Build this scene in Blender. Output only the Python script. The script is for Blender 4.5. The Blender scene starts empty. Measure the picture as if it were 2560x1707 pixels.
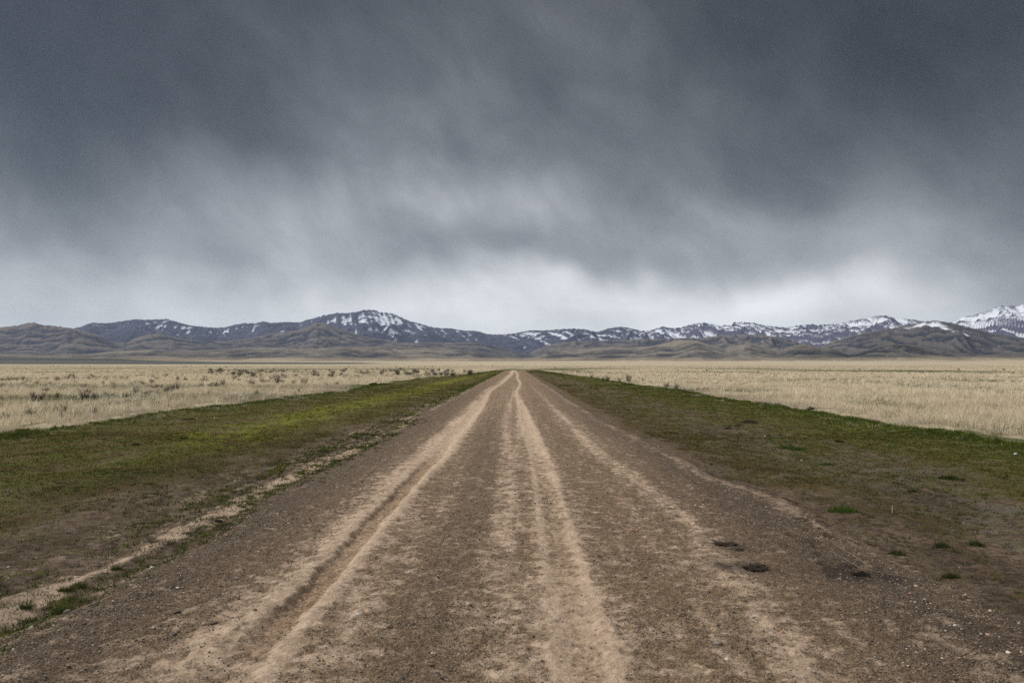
import bpy, bmesh, math, random
import numpy as np
from math import radians as R

# ------------------------------------------------------------------ scene, camera, light
sc = bpy.context.scene
col = sc.collection
rng = np.random.default_rng(7)
random.seed(7)

CAM_H = 1.65
FPX = 28.0 / 36.0 * 2560.0          # focal length in photo pixels
PITCH = math.atan(58.5 / FPX)
YAW = math.atan(8.0 / FPX)
EXPO = 1.28
SUN_EL, SUN_AZ = 44.0, -66.0         # azimuth from +Y, negative = towards -X

cd = bpy.data.cameras.new('camera')
cam = bpy.data.objects.new('camera', cd)
col.objects.link(cam)
cam.location = (0, 0, CAM_H)
cam.rotation_euler = (math.pi / 2 + PITCH, 0, YAW)
cd.lens, cd.sensor_width = 28.0, 36.0
cd.clip_start, cd.clip_end = 0.05, 60000
sc.camera = cam

sc.render.engine = 'CYCLES'
sc.cycles.use_denoising = False
sc.cycles.denoiser = 'OPENIMAGEDENOISE'
sc.cycles.denoising_input_passes = 'RGB_ALBEDO_NORMAL'
sc.cycles.max_bounces = 5
sc.cycles.diffuse_bounces = 3
sc.cycles.glossy_bounces = 1
sc.cycles.transmission_bounces = 2
sc.cycles.transparent_max_bounces = 4
sc.cycles.volume_bounces = 0
sc.view_settings.view_transform = 'Standard'
sc.view_settings.look = 'None'
sc.view_settings.exposure = EXPO
sc.view_settings.gamma = 1.0

sd = bpy.data.lights.new('sun', 'SUN')
sun = bpy.data.objects.new('sun', sd)
col.objects.link(sun)
sd.energy = 1.5
sd.angle = R(12)
sd.color = (1.0, 0.95, 0.88)
sun.rotation_euler = (R(90 - SUN_EL), 0, math.pi - R(SUN_AZ))
sun.location = (0, 0, 60)


class NT:
    """small helper for node trees"""
    def __init__(s, tree):
        s.t = tree
        s.n = tree.nodes
        s.n.clear()

    def new(s, typ, **kw):
        n = s.n.new(typ)
        for k, v in kw.items():
            setattr(n, k, v)
        return n

    def link(s, a, b):
        s.t.links.new(a, b)

    def put(s, sock, v):
        if isinstance(v, bpy.types.NodeSocket):
            s.link(v, sock)
        elif v is not None:
            sock.default_value = v

    def math(s, op, a, b=None, c=None, clamp=False):
        n = s.new('ShaderNodeMath', operation=op, use_clamp=clamp)
        s.put(n.inputs[0], a)
        s.put(n.inputs[1], b)
        s.put(n.inputs[2], c)
        return n.outputs[0]

    def vmath(s, op, a, b=None):
        n = s.new('ShaderNodeVectorMath', operation=op)
        s.put(n.inputs[0], a)
        s.put(n.inputs[1], b)
        return n.outputs['Value'] if op in ('DOT_PRODUCT', 'LENGTH') else n.outputs[0]

    def noise(s, vec, scale, detail=4, rough=0.55, dist=0.0, color=False):
        n = s.new('ShaderNodeTexNoise')
        s.put(n.inputs['Vector'], vec)
        n.inputs['Scale'].default_value = scale
        n.inputs['Detail'].default_value = detail
        n.inputs['Roughness'].default_value = rough
        n.inputs['Distortion'].default_value = dist
        return n.outputs['Color' if color else 'Fac']

    def voro(s, vec, scale, feature='F1', out='Distance'):
        n = s.new('ShaderNodeTexVoronoi', feature=feature)
        s.put(n.inputs['Vector'], vec)
        n.inputs['Scale'].default_value = scale
        return n.outputs[out]

    def mix(s, f, a, b, blend='MIX'):
        n = s.new('ShaderNodeMix', data_type='RGBA', blend_type=blend)
        s.put(n.inputs[0], f)
        for k, v in ((6, a), (7, b)):
            if isinstance(v, (tuple, list)) and len(v) == 3:
                v = (*v, 1.0)
            s.put(n.inputs[k], v)
        return n.outputs[2]

    def step(s, x, lo, hi):
        n = s.new('ShaderNodeMapRange', interpolation_type='SMOOTHSTEP')
        s.put(n.inputs[0], x)
        n.inputs[1].default_value = lo
        n.inputs[2].default_value = hi
        return n.outputs[0]

    def attr(s, name, out='Fac'):
        n = s.new('ShaderNodeAttribute', attribute_name=name)
        return n.outputs[out]

    def comb(s, x, y, z=0.0):
        n = s.new('ShaderNodeCombineXYZ')
        s.put(n.inputs[0], x)
        s.put(n.inputs[1], y)
        s.put(n.inputs[2], z)
        return n.outputs[0]


# ------------------------------------------------------------------ sky: heavy overcast in the world shader
def px_dir(u, v):
    """photo pixel -> world direction"""
    x, y, z = (u - 1280.0) / FPX, (853.5 - v) / FPX, 1.0
    cy, sy = math.cos(PITCH), math.sin(PITCH)
    yy, zz = z * cy - y * sy, z * sy + y * cy
    c, s = math.cos(YAW), math.sin(YAW)
    return np.array([x * c - yy * s, x * s + yy * c, zz])


def px_ground(u, v):
    d = px_dir(u, v)
    t = -CAM_H / d[2]
    return d[0] * t, d[1] * t


def disp_azel(x, y):
    d = px_dir(x * 2560 / 2352, y * 2560 / 2352)
    return math.atan2(d[0], d[1]), math.atan2(d[2], math.hypot(d[0], d[1]))


world = bpy.data.worlds.new('World')
sc.world = world
world.use_nodes = True
world.cycles.sampling_method = 'MANUAL'
world.cycles.sample_map_resolution = 512
w = NT(world.node_tree)
gen = w.new('ShaderNodeTexCoord').outputs['Generated']
sep = w.new('ShaderNodeSeparateXYZ')
w.link(gen, sep.inputs[0])
dx, dy, dz = sep.outputs
el = w.math('ARCSINE', dz)
az = w.math('ARCTAN2', dx, dy)
# cloud-plane coordinates for the long soft streaks of falling rain and cloud base
den = w.math('ADD', w.math('MAXIMUM', dz, 0.0), 0.16)
cpl = w.comb(w.math('DIVIDE', dx, den), w.math('DIVIDE', dy, den), 0.3)
n_big = w.noise(cpl, 0.85, 5, 0.5, 0.3)
# warp of the angular position, so that no edge is a plain ellipse
wrp = w.noise(gen, 4.5, 3, 0.5, 0.0, True)
sw = w.new('ShaderNodeSeparateColor')
w.link(wrp, sw.inputs[0])
azw = w.math('ADD', az, w.math('MULTIPLY', w.math('SUBTRACT', sw.outputs[0], 0.5), 0.30))
elw = w.math('ADD', el, w.math('MULTIPLY', w.math('SUBTRACT', sw.outputs[1], 0.5), 0.16))
# streaks: angular coordinates turned 38 degrees and stretched
ct, st = math.cos(R(40)), math.sin(R(40))
s_al = w.math('ADD', w.math('MULTIPLY', azw, ct), w.math('MULTIPLY', el, -st))
s_ac = w.math('ADD', w.math('MULTIPLY', azw, st), w.math('MULTIPLY', el, ct))
n_str = w.noise(w.comb(w.math('MULTIPLY', s_al, 3.2), w.math('MULTIPLY', s_ac, 7.0), 0.7), 1.5, 5, 0.52, 0.25)
f_al = w.math('ADD', w.math('MULTIPLY', az, ct), w.math('MULTIPLY', el, -st))
f_ac = w.math('ADD', w.math('MULTIPLY', az, st), w.math('MULTIPLY', el, ct))
n_fin = w.noise(w.comb(w.math('MULTIPLY', f_al, 3.1), w.math('MULTIPLY', f_ac, 4.6), 4.2), 2.6, 8, 0.56, 0.3)

ramp = w.new('ShaderNodeValToRGB')
w.link(w.math('ADD', elw, 0.05, clamp=True), ramp.inputs[0])
SKY = [(0.0, .84), (0.05, .86), (0.085, .82), (0.115, 0.72), (0.145, 0.56), (0.172, 0.43), (0.21, 0.375), (0.27, 0.315), (0.33, 0.235),
       (0.40, 0.155), (0.48, 0.11), (0.62, 0.12), (0.8, 0.25), (1.0, 0.40)]
cr = ramp.color_ramp
while len(cr.elements) < len(SKY):
    cr.elements.new(0.5)
for e_, (p_, v_) in zip(cr.elements, SKY):
    e_.position = p_
    e_.color = (v_, v_, v_, 1)
base = w.math('LOGARITHM', ramp.outputs[0], math.e)

#        x     y    sx    sy  rot  amount       (photo at 2352 wide; sizes in the same units)
BLOBS = [(40, 40, 460, 340, 0, -0.95), (2330, 40, 560, 340, 0, -1.15), (0, 330, 300, 200, -15, -0.55),
         (2352, 330, 260, 220, 0, -0.25), (1180, 60, 420, 170, -30, 0.05),
         (640, 450, 230, 95, 10, 0.30), (1080, 490, 300, 70, 0, 0.30), (890, 240, 150, 60, -35, 0.22),
         (470, 220, 170, 60, -38, -0.25), (1560, 400, 330, 75, -8, -0.42), (1000, 330, 150, 40, -20, -0.18),
         (1690, 450, 150, 45, -22, 0.42), (2180, 450, 220, 90, 0, 0.12), (300, 570, 260, 60, 10, 0.10),
         (40, 700, 260, 80, 0, -0.22), (600, 690, 300, 45, 0, 0.22), (1180, 565, 420, 40, -3, -0.16), (1270, 605, 260, 30, 0, -0.35),
         (1720, 672, 260, 42, 0, 0.34), (1650, 600, 260, 45, 5, 0.22), (2330, 640, 200, 60, 0, -0.12), (1950, 690, 460, 55, 0, 0.22), (150, 690, 420, 50, 0, 0.12),
         (1950, 490, 330, 110, 0, 0.28), (1500, 150, 220, 70, -35, 0.12), (2020, 110, 260, 90, -30, -0.18), (200, 440, 200, 70, -20, -0.12)]
acc = base
for (bx, by, sx, sy, rot, amt) in BLOBS:
    if amt == 0:
        continue
    a0, e0 = disp_azel(bx, by)
    k = 1829.0
    c_, s_ = math.cos(R(rot)), math.sin(R(rot))
    da = w.math('SUBTRACT', azw, a0)
    de = w.math('SUBTRACT', elw, e0)
    p = w.math('MULTIPLY', w.math('ADD', w.math('MULTIPLY', da, c_), w.math('MULTIPLY', de, s_)), k / sx)
    q = w.math('MULTIPLY', w.math('SUBTRACT', w.math('MULTIPLY', de, c_), w.math('MULTIPLY', da, s_)), k / sy)
    r2 = w.math('ADD', w.math('MULTIPLY', p, p), w.math('MULTIPLY', q, q))
    g = w.math('EXPONENT', w.math('MULTIPLY', r2, -0.5))
    acc = w.math('ADD', acc, w.math('MULTIPLY', g, amt))
hi = w.step(el, 0.02, 0.22)
acc = w.math('ADD', acc, w.math('MULTIPLY', w.math('SUBTRACT', n_str, 0.5), w.math('ADD', 0.25, w.math('MULTIPLY', hi, 0.45))))
acc = w.math('ADD', acc, w.math('MULTIPLY', w.math('SUBTRACT', n_big, 0.5), 0.55))
acc = w.math('ADD', acc, w.math('MULTIPLY', w.math('SUBTRACT', n_fin, 0.5), w.math('ADD', 0.35, w.math('MULTIPLY', hi, 0.85))))
# unseen sky behind the camera, brightened to lift ambient light on the ground
acc = w.math('ADD', acc, w.math('MULTIPLY', w.step(dy, 0.30, -0.5), 1.0))
lum = w.math('EXPONENT', acc)
tint = w.mix(w.step(lum, 0.10, 0.75), (0.955, 0.99, 1.055), (0.985, 1.0, 1.02))
cl = w.mix(1.0, tint, w.comb(lum, lum, lum), 'MULTIPLY')
cl = w.vmath('MULTIPLY', cl, (10.0 / 2 ** EXPO,) * 3)       # Background strength is 0.1
sky = w.new('ShaderNodeTexSky', sky_type='NISHITA', sun_disc=False)
sky.sun_elevation = R(SUN_EL)
sky.sun_rotation = R(SUN_AZ)
sky.altitude = 1400
skc = w.mix(0.97, sky.outputs[0], cl)
bg = w.new('ShaderNodeBackground')
bg.inputs['Strength'].default_value = 0.1
w.link(skc, bg.inputs['Color'])
wo = w.new('ShaderNodeOutputWorld')
w.link(bg.outputs[0], wo.inputs['Surface'])


# ------------------------------------------------------------------ helpers
def mesh_np(name, V, F, mat, cols=None, attrs=None, smooth=False, parent=None, mats=None, midx=None, tris=None):
    """V (n,3); F (m,4) quads and/or tris (k,3) -> one linked mesh object"""
    me = bpy.data.meshes.new(name)
    nq = 0 if F is None else len(F)
    nt = 0 if tris is None else len(tris)
    loops = np.concatenate([x for x in ((F.ravel() if nq else None), (tris.ravel() if nt else None)) if x is not None])
    tot = np.concatenate([np.full(nq, 4), np.full(nt, 3)]).astype(np.int32)
    start = np.concatenate([[0], np.cumsum(tot)[:-1]]).astype(np.int32)
    me.vertices.add(len(V))
    me.vertices.foreach_set('co', np.ascontiguousarray(V, dtype=np.float32).ravel())
    me.loops.add(len(loops))
    me.loops.foreach_set('vertex_index', loops.astype(np.int32))
    me.polygons.add(nq + nt)
    me.polygons.foreach_set('loop_start', start)
    me.polygons.foreach_set('loop_total', tot)
    if smooth:
        me.polygons.foreach_set('use_smooth', np.ones(nq + nt, dtype=bool))
    for m in (mats or [mat]):
        me.materials.append(m)
    if midx is not None:
        me.polygons.foreach_set('material_index', np.asarray(midx, dtype=np.int32))
    if cols is not None:
        a = me.attributes.new('col', 'FLOAT_COLOR', 'POINT')
        c4 = np.ones((len(V), 4), dtype=np.float32)
        c4[:, :3] = cols
        a.data.foreach_set('color', c4.ravel())
    for k, v in (attrs or {}).items():
        a = me.attributes.new(k, 'FLOAT', 'POINT')
        a.data.foreach_set('value', np.ascontiguousarray(v, dtype=np.float32))
    me.update()
    me.validate()
    o = bpy.data.objects.new(name, me)
    col.objects.link(o)
    if parent:
        o.parent = parent
    return o


def tag(o, label=None, cat=None, group=None, kind=None):
    if label: o['label'] = label
    if cat: o['category'] = cat
    if group: o['group'] = group
    if kind: o['kind'] = kind
    return o


def hash2(ix, iy, seed):
    h = (ix.astype(np.int64) * 374761393 + iy.astype(np.int64) * 668265263 + seed * 974634777) & 0xFFFFFFFF
    h = ((h ^ (h >> 13)) * 1274126177) & 0xFFFFFFFF
    h = ((h ^ (h >> 16)) * 2246822519) & 0xFFFFFFFF
    return (h ^ (h >> 15)) & 0xFFFFFFFF


def perlin(x, y, seed=0):
    x = np.asarray(x, dtype=np.float64); y = np.asarray(y, dtype=np.float64)
    ix, iy = np.floor(x), np.floor(y)
    fx, fy = x - ix, y - iy
    u, v = fx * fx * fx * (fx * (fx * 6 - 15) + 10), fy * fy * fy * (fy * (fy * 6 - 15) + 10)
    def g(a, b):
        t = hash2(ix + a, iy + b, seed) * (2 * math.pi / 4294967296.0)
        return np.cos(t) * (fx - a) + np.sin(t) * (fy - b)
    n0 = g(0, 0) * (1 - u) + g(1, 0) * u
    n1 = g(0, 1) * (1 - u) + g(1, 1) * u
    return (n0 * (1 - v) + n1 * v) * 1.5


def fbm(x, y, seed=0, oct=4, gain=0.5, lac=2.03):
    s, a, t = 0, 1.0, 0.0
    for i in range(oct):
        s = s + a * perlin(x * lac ** i + 17.3 * i, y * lac ** i - 9.1 * i, seed + i)
        t += a * a
        a *= gain
    return s / math.sqrt(t)


def ridged(x, y, seed=0, oct=5, gain=0.5, lac=2.05):
    s, a, t, wgt = 0, 1.0, 0.0, 1.0
    for i in range(oct):
        n = 1 - np.abs(perlin(x * lac ** i + 5.7 * i, y * lac ** i + 3.1 * i, seed + i)) * 1.35
        n = np.clip(n, 0, 1) ** 2
        s = s + a * n * wgt
        wgt = np.clip(n * 1.6, 0, 1)
        t += a
        a *= gain
    return s / t


def sstep(x, lo, hi):
    t = np.clip((x - lo) / (hi - lo), 0, 1)
    return t * t * (3 - 2 * t)


def curve_x(pts):
    """traced line -> function X(Y): straight in the view between the traced points"""
    g = np.array([px_ground(u, v) for u, v in pts])
    g = g[np.argsort(1 / g[:, 1])]
    iy, r = 1 / g[:, 1], g[:, 0] / g[:, 1]
    def f(Y):
        Y = np.maximum(Y, 0.5)
        q = 1 / Y
        k = np.interp(q, iy, r)
        lo = q > iy[-1]
        k = np.where(q < iy[0], r[0] / iy[0] * q, k)
        k = np.where(lo, r[-1] + (q - iy[-1]) * (r[-1] - r[-2]) / (iy[-1] - iy[-2]), k)
        return k * Y
    return f


# ------------------------------------------------------------------ lines of the road, traced on the ground
rut = curve_x([(1281, 928.5), (1280, 936), (1272, 943), (1263, 951), (1254, 960), (1239, 969), (1219, 983), (1210, 999), (1190, 1028),
               (1168, 1054), (1139, 1088), (1103, 1131), (1070, 1167), (1021, 1221), (986, 1260), (919, 1335), (854, 1409), (806, 1463),
               (758, 1516), (709, 1569), (565, 1707)])
trk = curve_x([(1288, 928.5), (1294, 936), (1293, 945), (1297, 953), (1301, 960), (1297, 970), (1291, 980), (1292, 993), (1299, 1012),
               (1308, 1038), (1315, 1060), (1326, 1090), (1344, 1140), (1357, 1203), (1369, 1271), (1391, 1361), (1409, 1451), (1430, 1541), (1452, 1676)])
trc = curve_x([(1284, 960), (1284, 983), (1271, 1025), (1265, 1060), (1265, 1090), (1271, 1149), (1271, 1225), (1268, 1293), (1250, 1383), (1236, 1496), (1240, 1690)])
trr = curve_x([(1315, 952), (1326, 964), (1342, 980), (1362, 998), (1384, 1022), (1407, 1046), (1442, 1080), (1504, 1140), (1580, 1194),
               (1635, 1243), (1684, 1289), (1740, 1329), (1790, 1406), (1849, 1473), (1903, 1541), (1970, 1631), (2007, 1703)])
sand_l = curve_x([(1100, 1010), (1000, 1066), (857, 1131), (767, 1171), (654, 1216), (564, 1275), (451, 1325), (316, 1392), (180, 1455), (45, 1510), (-180, 1600)])
moss_a = curve_x([(1090, 1018), (980, 1085), (760, 1192), (654, 1239), (496, 1347), (383, 1406), (248, 1469), (135, 1523), (0, 1577), (-140, 1640)])
moss_b = curve_x([(960, 1060), (722, 1149), (451, 1275), (383, 1298), (270, 1361), (180, 1383), (0, 1450)])
sand_r = curve_x([(1440, 1010), (1560, 1075), (1700, 1140), (1790, 1194), (1953, 1239), (2043, 1289), (2106, 1320), (2187, 1361), (2320, 1430), (2600, 1560)])
sand_f = curve_x([(2043, 1420), (2120, 1460), (2210, 1510), (2286, 1546), (2367, 1604), (2500, 1690)])
green_l = curve_x([(1240, 940), (1130, 980), (1000, 1025), (857, 1068), (744, 1104), (609, 1149), (451, 1198), (270, 1239), (135, 1289), (0, 1343), (-200, 1420)])
out_l = curve_x([(-300, 1136), (0, 1085), (73, 1076), (128, 1067), (201, 1060), (274, 1048), (366, 1037), (430, 1030), (485, 1021), (549, 1013), (631, 1003),
                 (686, 999), (722, 992), (777, 986), (814, 980), (860, 977), (934, 961), (1069, 943), (1161, 936), (1216, 928.4), (1248, 924.8)])
out_r = curve_x([(1336, 924.8), (1380, 930), (1435, 938), (1526, 950), (1600, 963), (1700, 974), (1810, 996), (1919, 1011), (2018, 1027), (2139, 1045),
                 (2194, 1053), (2267, 1065), (2358, 1075), (2431, 1091), (2560, 1108), (2900, 1160)])
ROAD_END = 232.0
VERGE_END = 250.0


_ol, _or = out_l, out_r


def ragged(Y, s):
    return .42 * perlin(Y * .16, Y * 0 + s, 151) + .26 * perlin(Y * .55, Y * 0 + s, 152) + .14 * perlin(Y * 1.7, Y * 0 + s, 153)


def out_l(Y): return _ol(Y) + ragged(Y, 3.3)


def out_r(Y): return _or(Y) + ragged(Y, 8.1)


def rise(r):
    t = np.clip((r - 900) / 3600, 0, None)
    return 20.0 * np.where(t < 1, t ** 1.6, 1 + (t - 1) * 1.9)


def band(X, c, s):
    return np.exp(-0.5 * ((X - c) / s) ** 2)


# dark damp patches and hoof prints on the road: (u, v, half width m, half depth m)
DAMP = [(1815, 1372, .20, .14), (1880, 1432, .30, .10), (2100, 1438, .30, .12), (2200, 1445, .35, .10), (2040, 1365, .14, .07), (2080, 1345, .12, .05),
        (2050, 1395, .10, .05), (2190, 1350, .12, .05), (2000, 1300, .10, .06), ]
DAMP = [(*px_ground(u, v), a, b) for u, v, a, b in DAMP]
PRINTS = [(2040, 1362), (2085, 1345), (2056, 1372), (2060, 1392), (2005, 1303), (2190, 1349), (1990, 1345), (2150, 1420), (2070, 1418), (2030, 1330), (1975, 1372)]
PRINTS = [px_ground(u, v) for u, v in PRINTS]


def sage_belt(azr, ev, wl, X, Y, r):
    top = np.interp(azr, [-.60, -.50, -.42, -.33, -.20, -.14], [.0088, .0080, .0050, .0034, .0030, .0012])
    sage = sstep(ev + .0004 * wl, .0004, .0009) * sstep(ev + .0007 * wl, top + .0003, top - .0004) * sstep(azr + .02 * wl, -.12, -.20)
    thin = np.exp(-((ev - .0052 - .0016 * np.sin(azr * 9)) / .0005) ** 2) * sstep(wl, -.1, .5) * .7
    return np.clip(np.maximum(sage, thin * sstep(r, 2500, 4000)), 0, 1)


def ground(X, Y):
    """height and surface masks at any point of the ground"""
    X = np.asarray(X, dtype=np.float64); Y = np.asarray(Y, dtype=np.float64)
    r = np.hypot(X, Y)
    Yc = np.clip(Y, 2.6, ROAD_END)
    near = sstep(Y, 300, 200) * sstep(Y, -60, -20)
    n1 = fbm(X * 0.9, Y * 0.35, 11, 3)
    n2 = fbm(X * 4.0, Y * 2.0, 21, 3)
    n3 = fbm(X * 1.7, Y * 1.1, 31, 4)
    wob = 0.16 * fbm(X * 0.2, Y * 1.3, 41, 3) + 0.05 * n2
    ol = out_l(np.clip(Y, 3, 300)); orr = out_r(np.clip(Y, 3, 300))
    el_ = moss_a(Yc) + 0.10 + wob * .6          # road edges
    er_ = sand_r(Yc) + wob * .6
    roadm = sstep(X, el_ - .28, el_ + .28) * sstep(X, er_ + .28, er_ - .28) * sstep(Y, ROAD_END + 4, ROAD_END - 4)
    vl = sstep(X, ol - .15, ol + .15) * sstep(X, el_ + .28, el_ - .28)
    vr = sstep(X, orr + .15, orr - .15) * sstep(X, er_ - .28, er_ + .28)
    vend = sstep(Y, VERGE_END + 3 + 4 * n1, VERGE_END - 3 + 4 * n1)
    verge = np.clip(vl + vr, 0, 1) * vend
    capm = sstep(Y, ROAD_END - 3, ROAD_END + 3) * vend * (X > ol) * (X < orr)
    verge = np.clip(verge + capm, 0, 1)

    # ---- dust on the road
    a = X - rut(Yc); b = X - trk(Yc); c = X - trc(Yc); d = X - trr(Yc)
    farw = 1 + .25 * band(Y, 17, 6) - .40 * sstep(Y, 20, 48) + .006 * np.clip(Y - 60, 0, 150)
    rutdeep = sstep(Y, 15.5, 11.5) * sstep(Y, 3.9, 5.4)
    wv = 0.022 * fbm(X * .3, Y * 2.2, 51, 3) + .012 * fbm(X * 9, Y * 7, 55, 3)
    crumb = .020 * fbm(X * 16, Y * 10, 58, 2)
    trench = np.exp(-np.abs((a + wv + crumb) / .098) ** 7) * (.75 + .25 * sstep(fbm(X * .5, Y * .9, 59, 2), -.6, .4))
    dust = 0.26 + 0.09 * n1 + .06 * n3
    dust = dust + 0.40 * band(a + wv, -0.30, 0.16 * farw) * (0.65 + .5 * sstep(n1, -.5, .6)) + 0.75 * band(a + wv, 0.165, 0.05) * sstep(Y, 60, 20)
    dust = dust + 0.40 * band(a + wv, -0.15, 0.045) * rutdeep + 0.10 * band(a, 0.0, 0.12) + 0.58 * band(a, -.02, .16 * farw) * sstep(Y, 12, 19)
    dust = dust + 0.16 * band(a, 0.42, 0.2) * sstep(Y, 14, 6)
    dust = dust + 0.66 * band(b + wv, 0.165, 0.042) * sstep(Y, 60, 12) * sstep(n1, -.9, .1) + 0.48 * band(b + wv, -0.12, 0.030) * sstep(Y, 40, 12)
    dust = dust + 0.20 * band(b, 0.0, 0.14 * farw) + 0.50 * band(b, 0.0, 0.12 * farw) * sstep(Y, 10, 18) + .25 * band(b, .05, .1) * sstep(n1, .2, .9)
    dust = dust + 0.20 * band(b, -0.25, 0.3) * sstep(Y, 9, 5) + .12 * band(b, .1, .3) * sstep(Y, 6, 3.5)
    dust = dust + 0.34 * band(c + wv, 0.0, 0.09 * farw) * sstep(Y, 5.5, 8.5) * sstep(Y, 80, 30)
    dust = dust + 0.36 * band(d + wv, 0.0, 0.10 * farw) * (.45 + .55 * sstep(Y, 45, 15)) * sstep(Y, 90, 50) + 0.05 * band(d, -0.15, 0.28)
    dust = dust + 0.06 * band(X, -.1, 1.6) + roadm * .16 * fbm(X * 7, Y * .16, 68, 3) * sstep(Y, 90, 30)
    dust = dust - 0.22 * band(c, -0.42, 0.22) * sstep(Y, 30, 14) - 0.14 * band(X, 0.98, 0.22) - .20 * band(X, -2.5, .55) - .22 * band(X, 2.7, .6)
    dust = dust + 0.50 * band(X + wv, sand_r(Yc) - .14, 0.12) * sstep(n1, -.8, .3) * sstep(Y, 6.2, 7.2) + 0.35 * band(X, sand_f(Yc), 0.12) * sstep(Y, 5.6, 4.6)
    dust = dust + 0.66 * band(X + 3 * wv + .05 * n2, sand_l(Yc), 0.13 + .04 * n3) * sstep(n1, -1.0, .1) * (.25 + .75 * sstep(Y, 24, 13))
    offr = sstep(X, el_ + .05, el_ - .1) * sstep(X, el_ - 2.6, el_ - .6)
    dust = dust + offr * (.27 + .42 * fbm((X - moss_a(Yc)) * 3.2, Y * .45, 57, 4))
    dust = np.clip(dust, 0, 1.2)
    brown = trench * rutdeep + 0.35 * band(b, 0.0, 0.10) * sstep(Y, 12, 8)

    # ---- damp and hoof prints
    damp = np.zeros_like(X)
    for (px, py, wa, wb) in DAMP:
        m = (np.abs(X - px) < 1.5) & (np.abs(Y - py) < 1.5)
        if m.any():
            damp[m] += 0.9 * np.exp(-(((X[m] - px) / wa) ** 2 + ((Y[m] - py) / (wb * 2.2)) ** 2) + 1.2 * n2[m])
    damp = np.clip(damp, 0, 1)
    coarse = roadm * sstep(Y, 90, 20) * np.clip(band(X, -2.75, .55) + band(X, 2.75, .6) + .55 * band(c, -.42, .22) * sstep(Y, 40, 14), 0, 1)

    # ---- verge cover
    sl = np.clip((X - el_) / np.minimum(ol - el_, -0.5), 0, 1)          # 0 at the road, 1 at the outer edge
    sr = np.clip((X - er_) / np.maximum(orr - er_, 0.5), 0, 1)
    gl = green_l(Yc)
    cov_l = sstep(X, gl + .9, gl - .5 + .6 * n3)
    cov_l = np.clip(cov_l * (0.74 + .26 * n1), 0, 1)
    mline = 0.90 * band(X + 3 * wv, moss_a(Yc) - .06, 0.15) * sstep(n2 + .5 * n1, -.25, .7) + 0.70 * band(X + 3 * wv, moss_b(Yc), 0.2) * sstep(n2 + .5 * n1, -.1, .7)
    cov_l = cov_l + mline
    cov_r = np.interp(sr, [0, .05, .12, .3, .45, .6, .8, 1], [.16, .46, .68, .62, .62, .74, .86, .95])
    cov_r = cov_r - .34 * sstep(Y, 12.0, 6.5) * sstep(sr, .62, .2) + .42 * n3 + .20 * fbm(X * 5, Y * 4, 66, 3) - .02 - .35 * band(sr, .38, .14) * sstep(n1 + n3, -.2, .8)
    sprig = np.clip(.22 + .10 * (X < 0) - .30 * band(X, sand_l(Yc), .2) + .36 * fbm(X * 5.5, Y * 4.5, 67, 3) + .10 * n3, 0, .75)
    left = X < 0
    cover = np.clip(np.maximum(np.where(left, cov_l, cov_r), sprig), 0, 1)
    moss = np.where(left, band(sl, .38 + .05 * n1, .13) * sstep(Y, 9, 24) * (0.75 + .7 * n3) + .12 * sstep(sl, .2, .5) + .35 * mline,
                    .30 * band(sr, .95, .1) * sstep(n1, -.1, .3) + .2 * band(sr, .5, .2) * sstep(n3, 0., .4))
    rust = np.where(left, (-.5 * mline + .62 * band(sl, .68, .18) * sstep(n3, -.8, .3) + .55 * band(sl, .24, .12) + .38 * sstep(n3, -.2, .8)) * 1.05,
                    np.interp(sr, [0, .04, .12, .3, .5, .7, .85, 1], [.8, .95, .75, .42, .38, .30, .14, .05]) + .45 * n3)
    ridge = np.where(left, sstep(sl, .86, .97), sstep(sr, .80, .97))
    gravelly = np.where(left, 0, band(sr, .33 + .1 * n1, .12) * sstep(Y, 26, 12) * sstep(n3, -.35, .15))

    # ---- plain: tan grass with greener and barer patches
    p1 = fbm(X / 14, Y / 14, 61, 4)
    p2 = fbm(X / 90, Y / 160, 71, 4)
    p1 = .6 * p1 + .6 * fbm(X / 9, Y / 42, 63, 4)
    lowgreen = sstep(p1 + .4 * p2 + .34 * sstep(Y, 75, 30) * (X < 0), .38, .78)
    for (u0, u1, v0, v1, th) in STRIPES:
        x0, y0 = px_ground(u0, v0); x1, y1 = px_ground(u1, v1)
        t = (X - x0) / (x1 - x0)
        yl = y0 + (y1 - y0) * np.clip(t, 0, 1)
        ww = yl * yl / 3285 * th * np.interp(yl, [60, 220], [3.4, 2.0]) * (0.7 + .9 * sstep(fbm(X / (yl * .04), Y * 0, 81, 3), -.3, .4))
        lowgreen = np.maximum(lowgreen, np.exp(-((Y - yl - .15 * ww * n1) / ww) ** 2) * sstep(t, -.03, .08) * sstep(t, 1.03, .9))
    for (px, py, wa, wb) in MATS:
        m_ = (np.abs(X - px) < 4 * wa) & (np.abs(Y - py) < 4 * wb)
        if m_.any():
            lowgreen[m_] = np.maximum(lowgreen[m_], 1.2 * np.exp(-((X[m_] - px) / wa) ** 2 - ((Y[m_] - py) / wb) ** 2 + .7 * n3[m_]))
    azr = np.arctan2(X, np.maximum(Y, 1e-3))
    zr = rise(r)
    ev = (zr - CAM_H) / np.maximum(r, 1)
    wl = fbm(X / 900, Y / 300, 91, 4)
    sage = sage_belt(azr, ev, wl, X, Y, r)

    # ---- relief
    z = zr - 0.0
    z = z + near * roadm * (0.05 * (1 - (X / 3.4) ** 2))                      # crown
    z = z - 0.040 * trench * rutdeep - 0.02 * band(a, 0, .1) * (1 - rutdeep) * roadm
    z = z + (0.024 * band(a + wv, -0.20, 0.07) + 0.028 * band(a + wv, 0.17, 0.05)) * (.35 + .65 * rutdeep) * sstep(Y, 60, 20)
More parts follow.
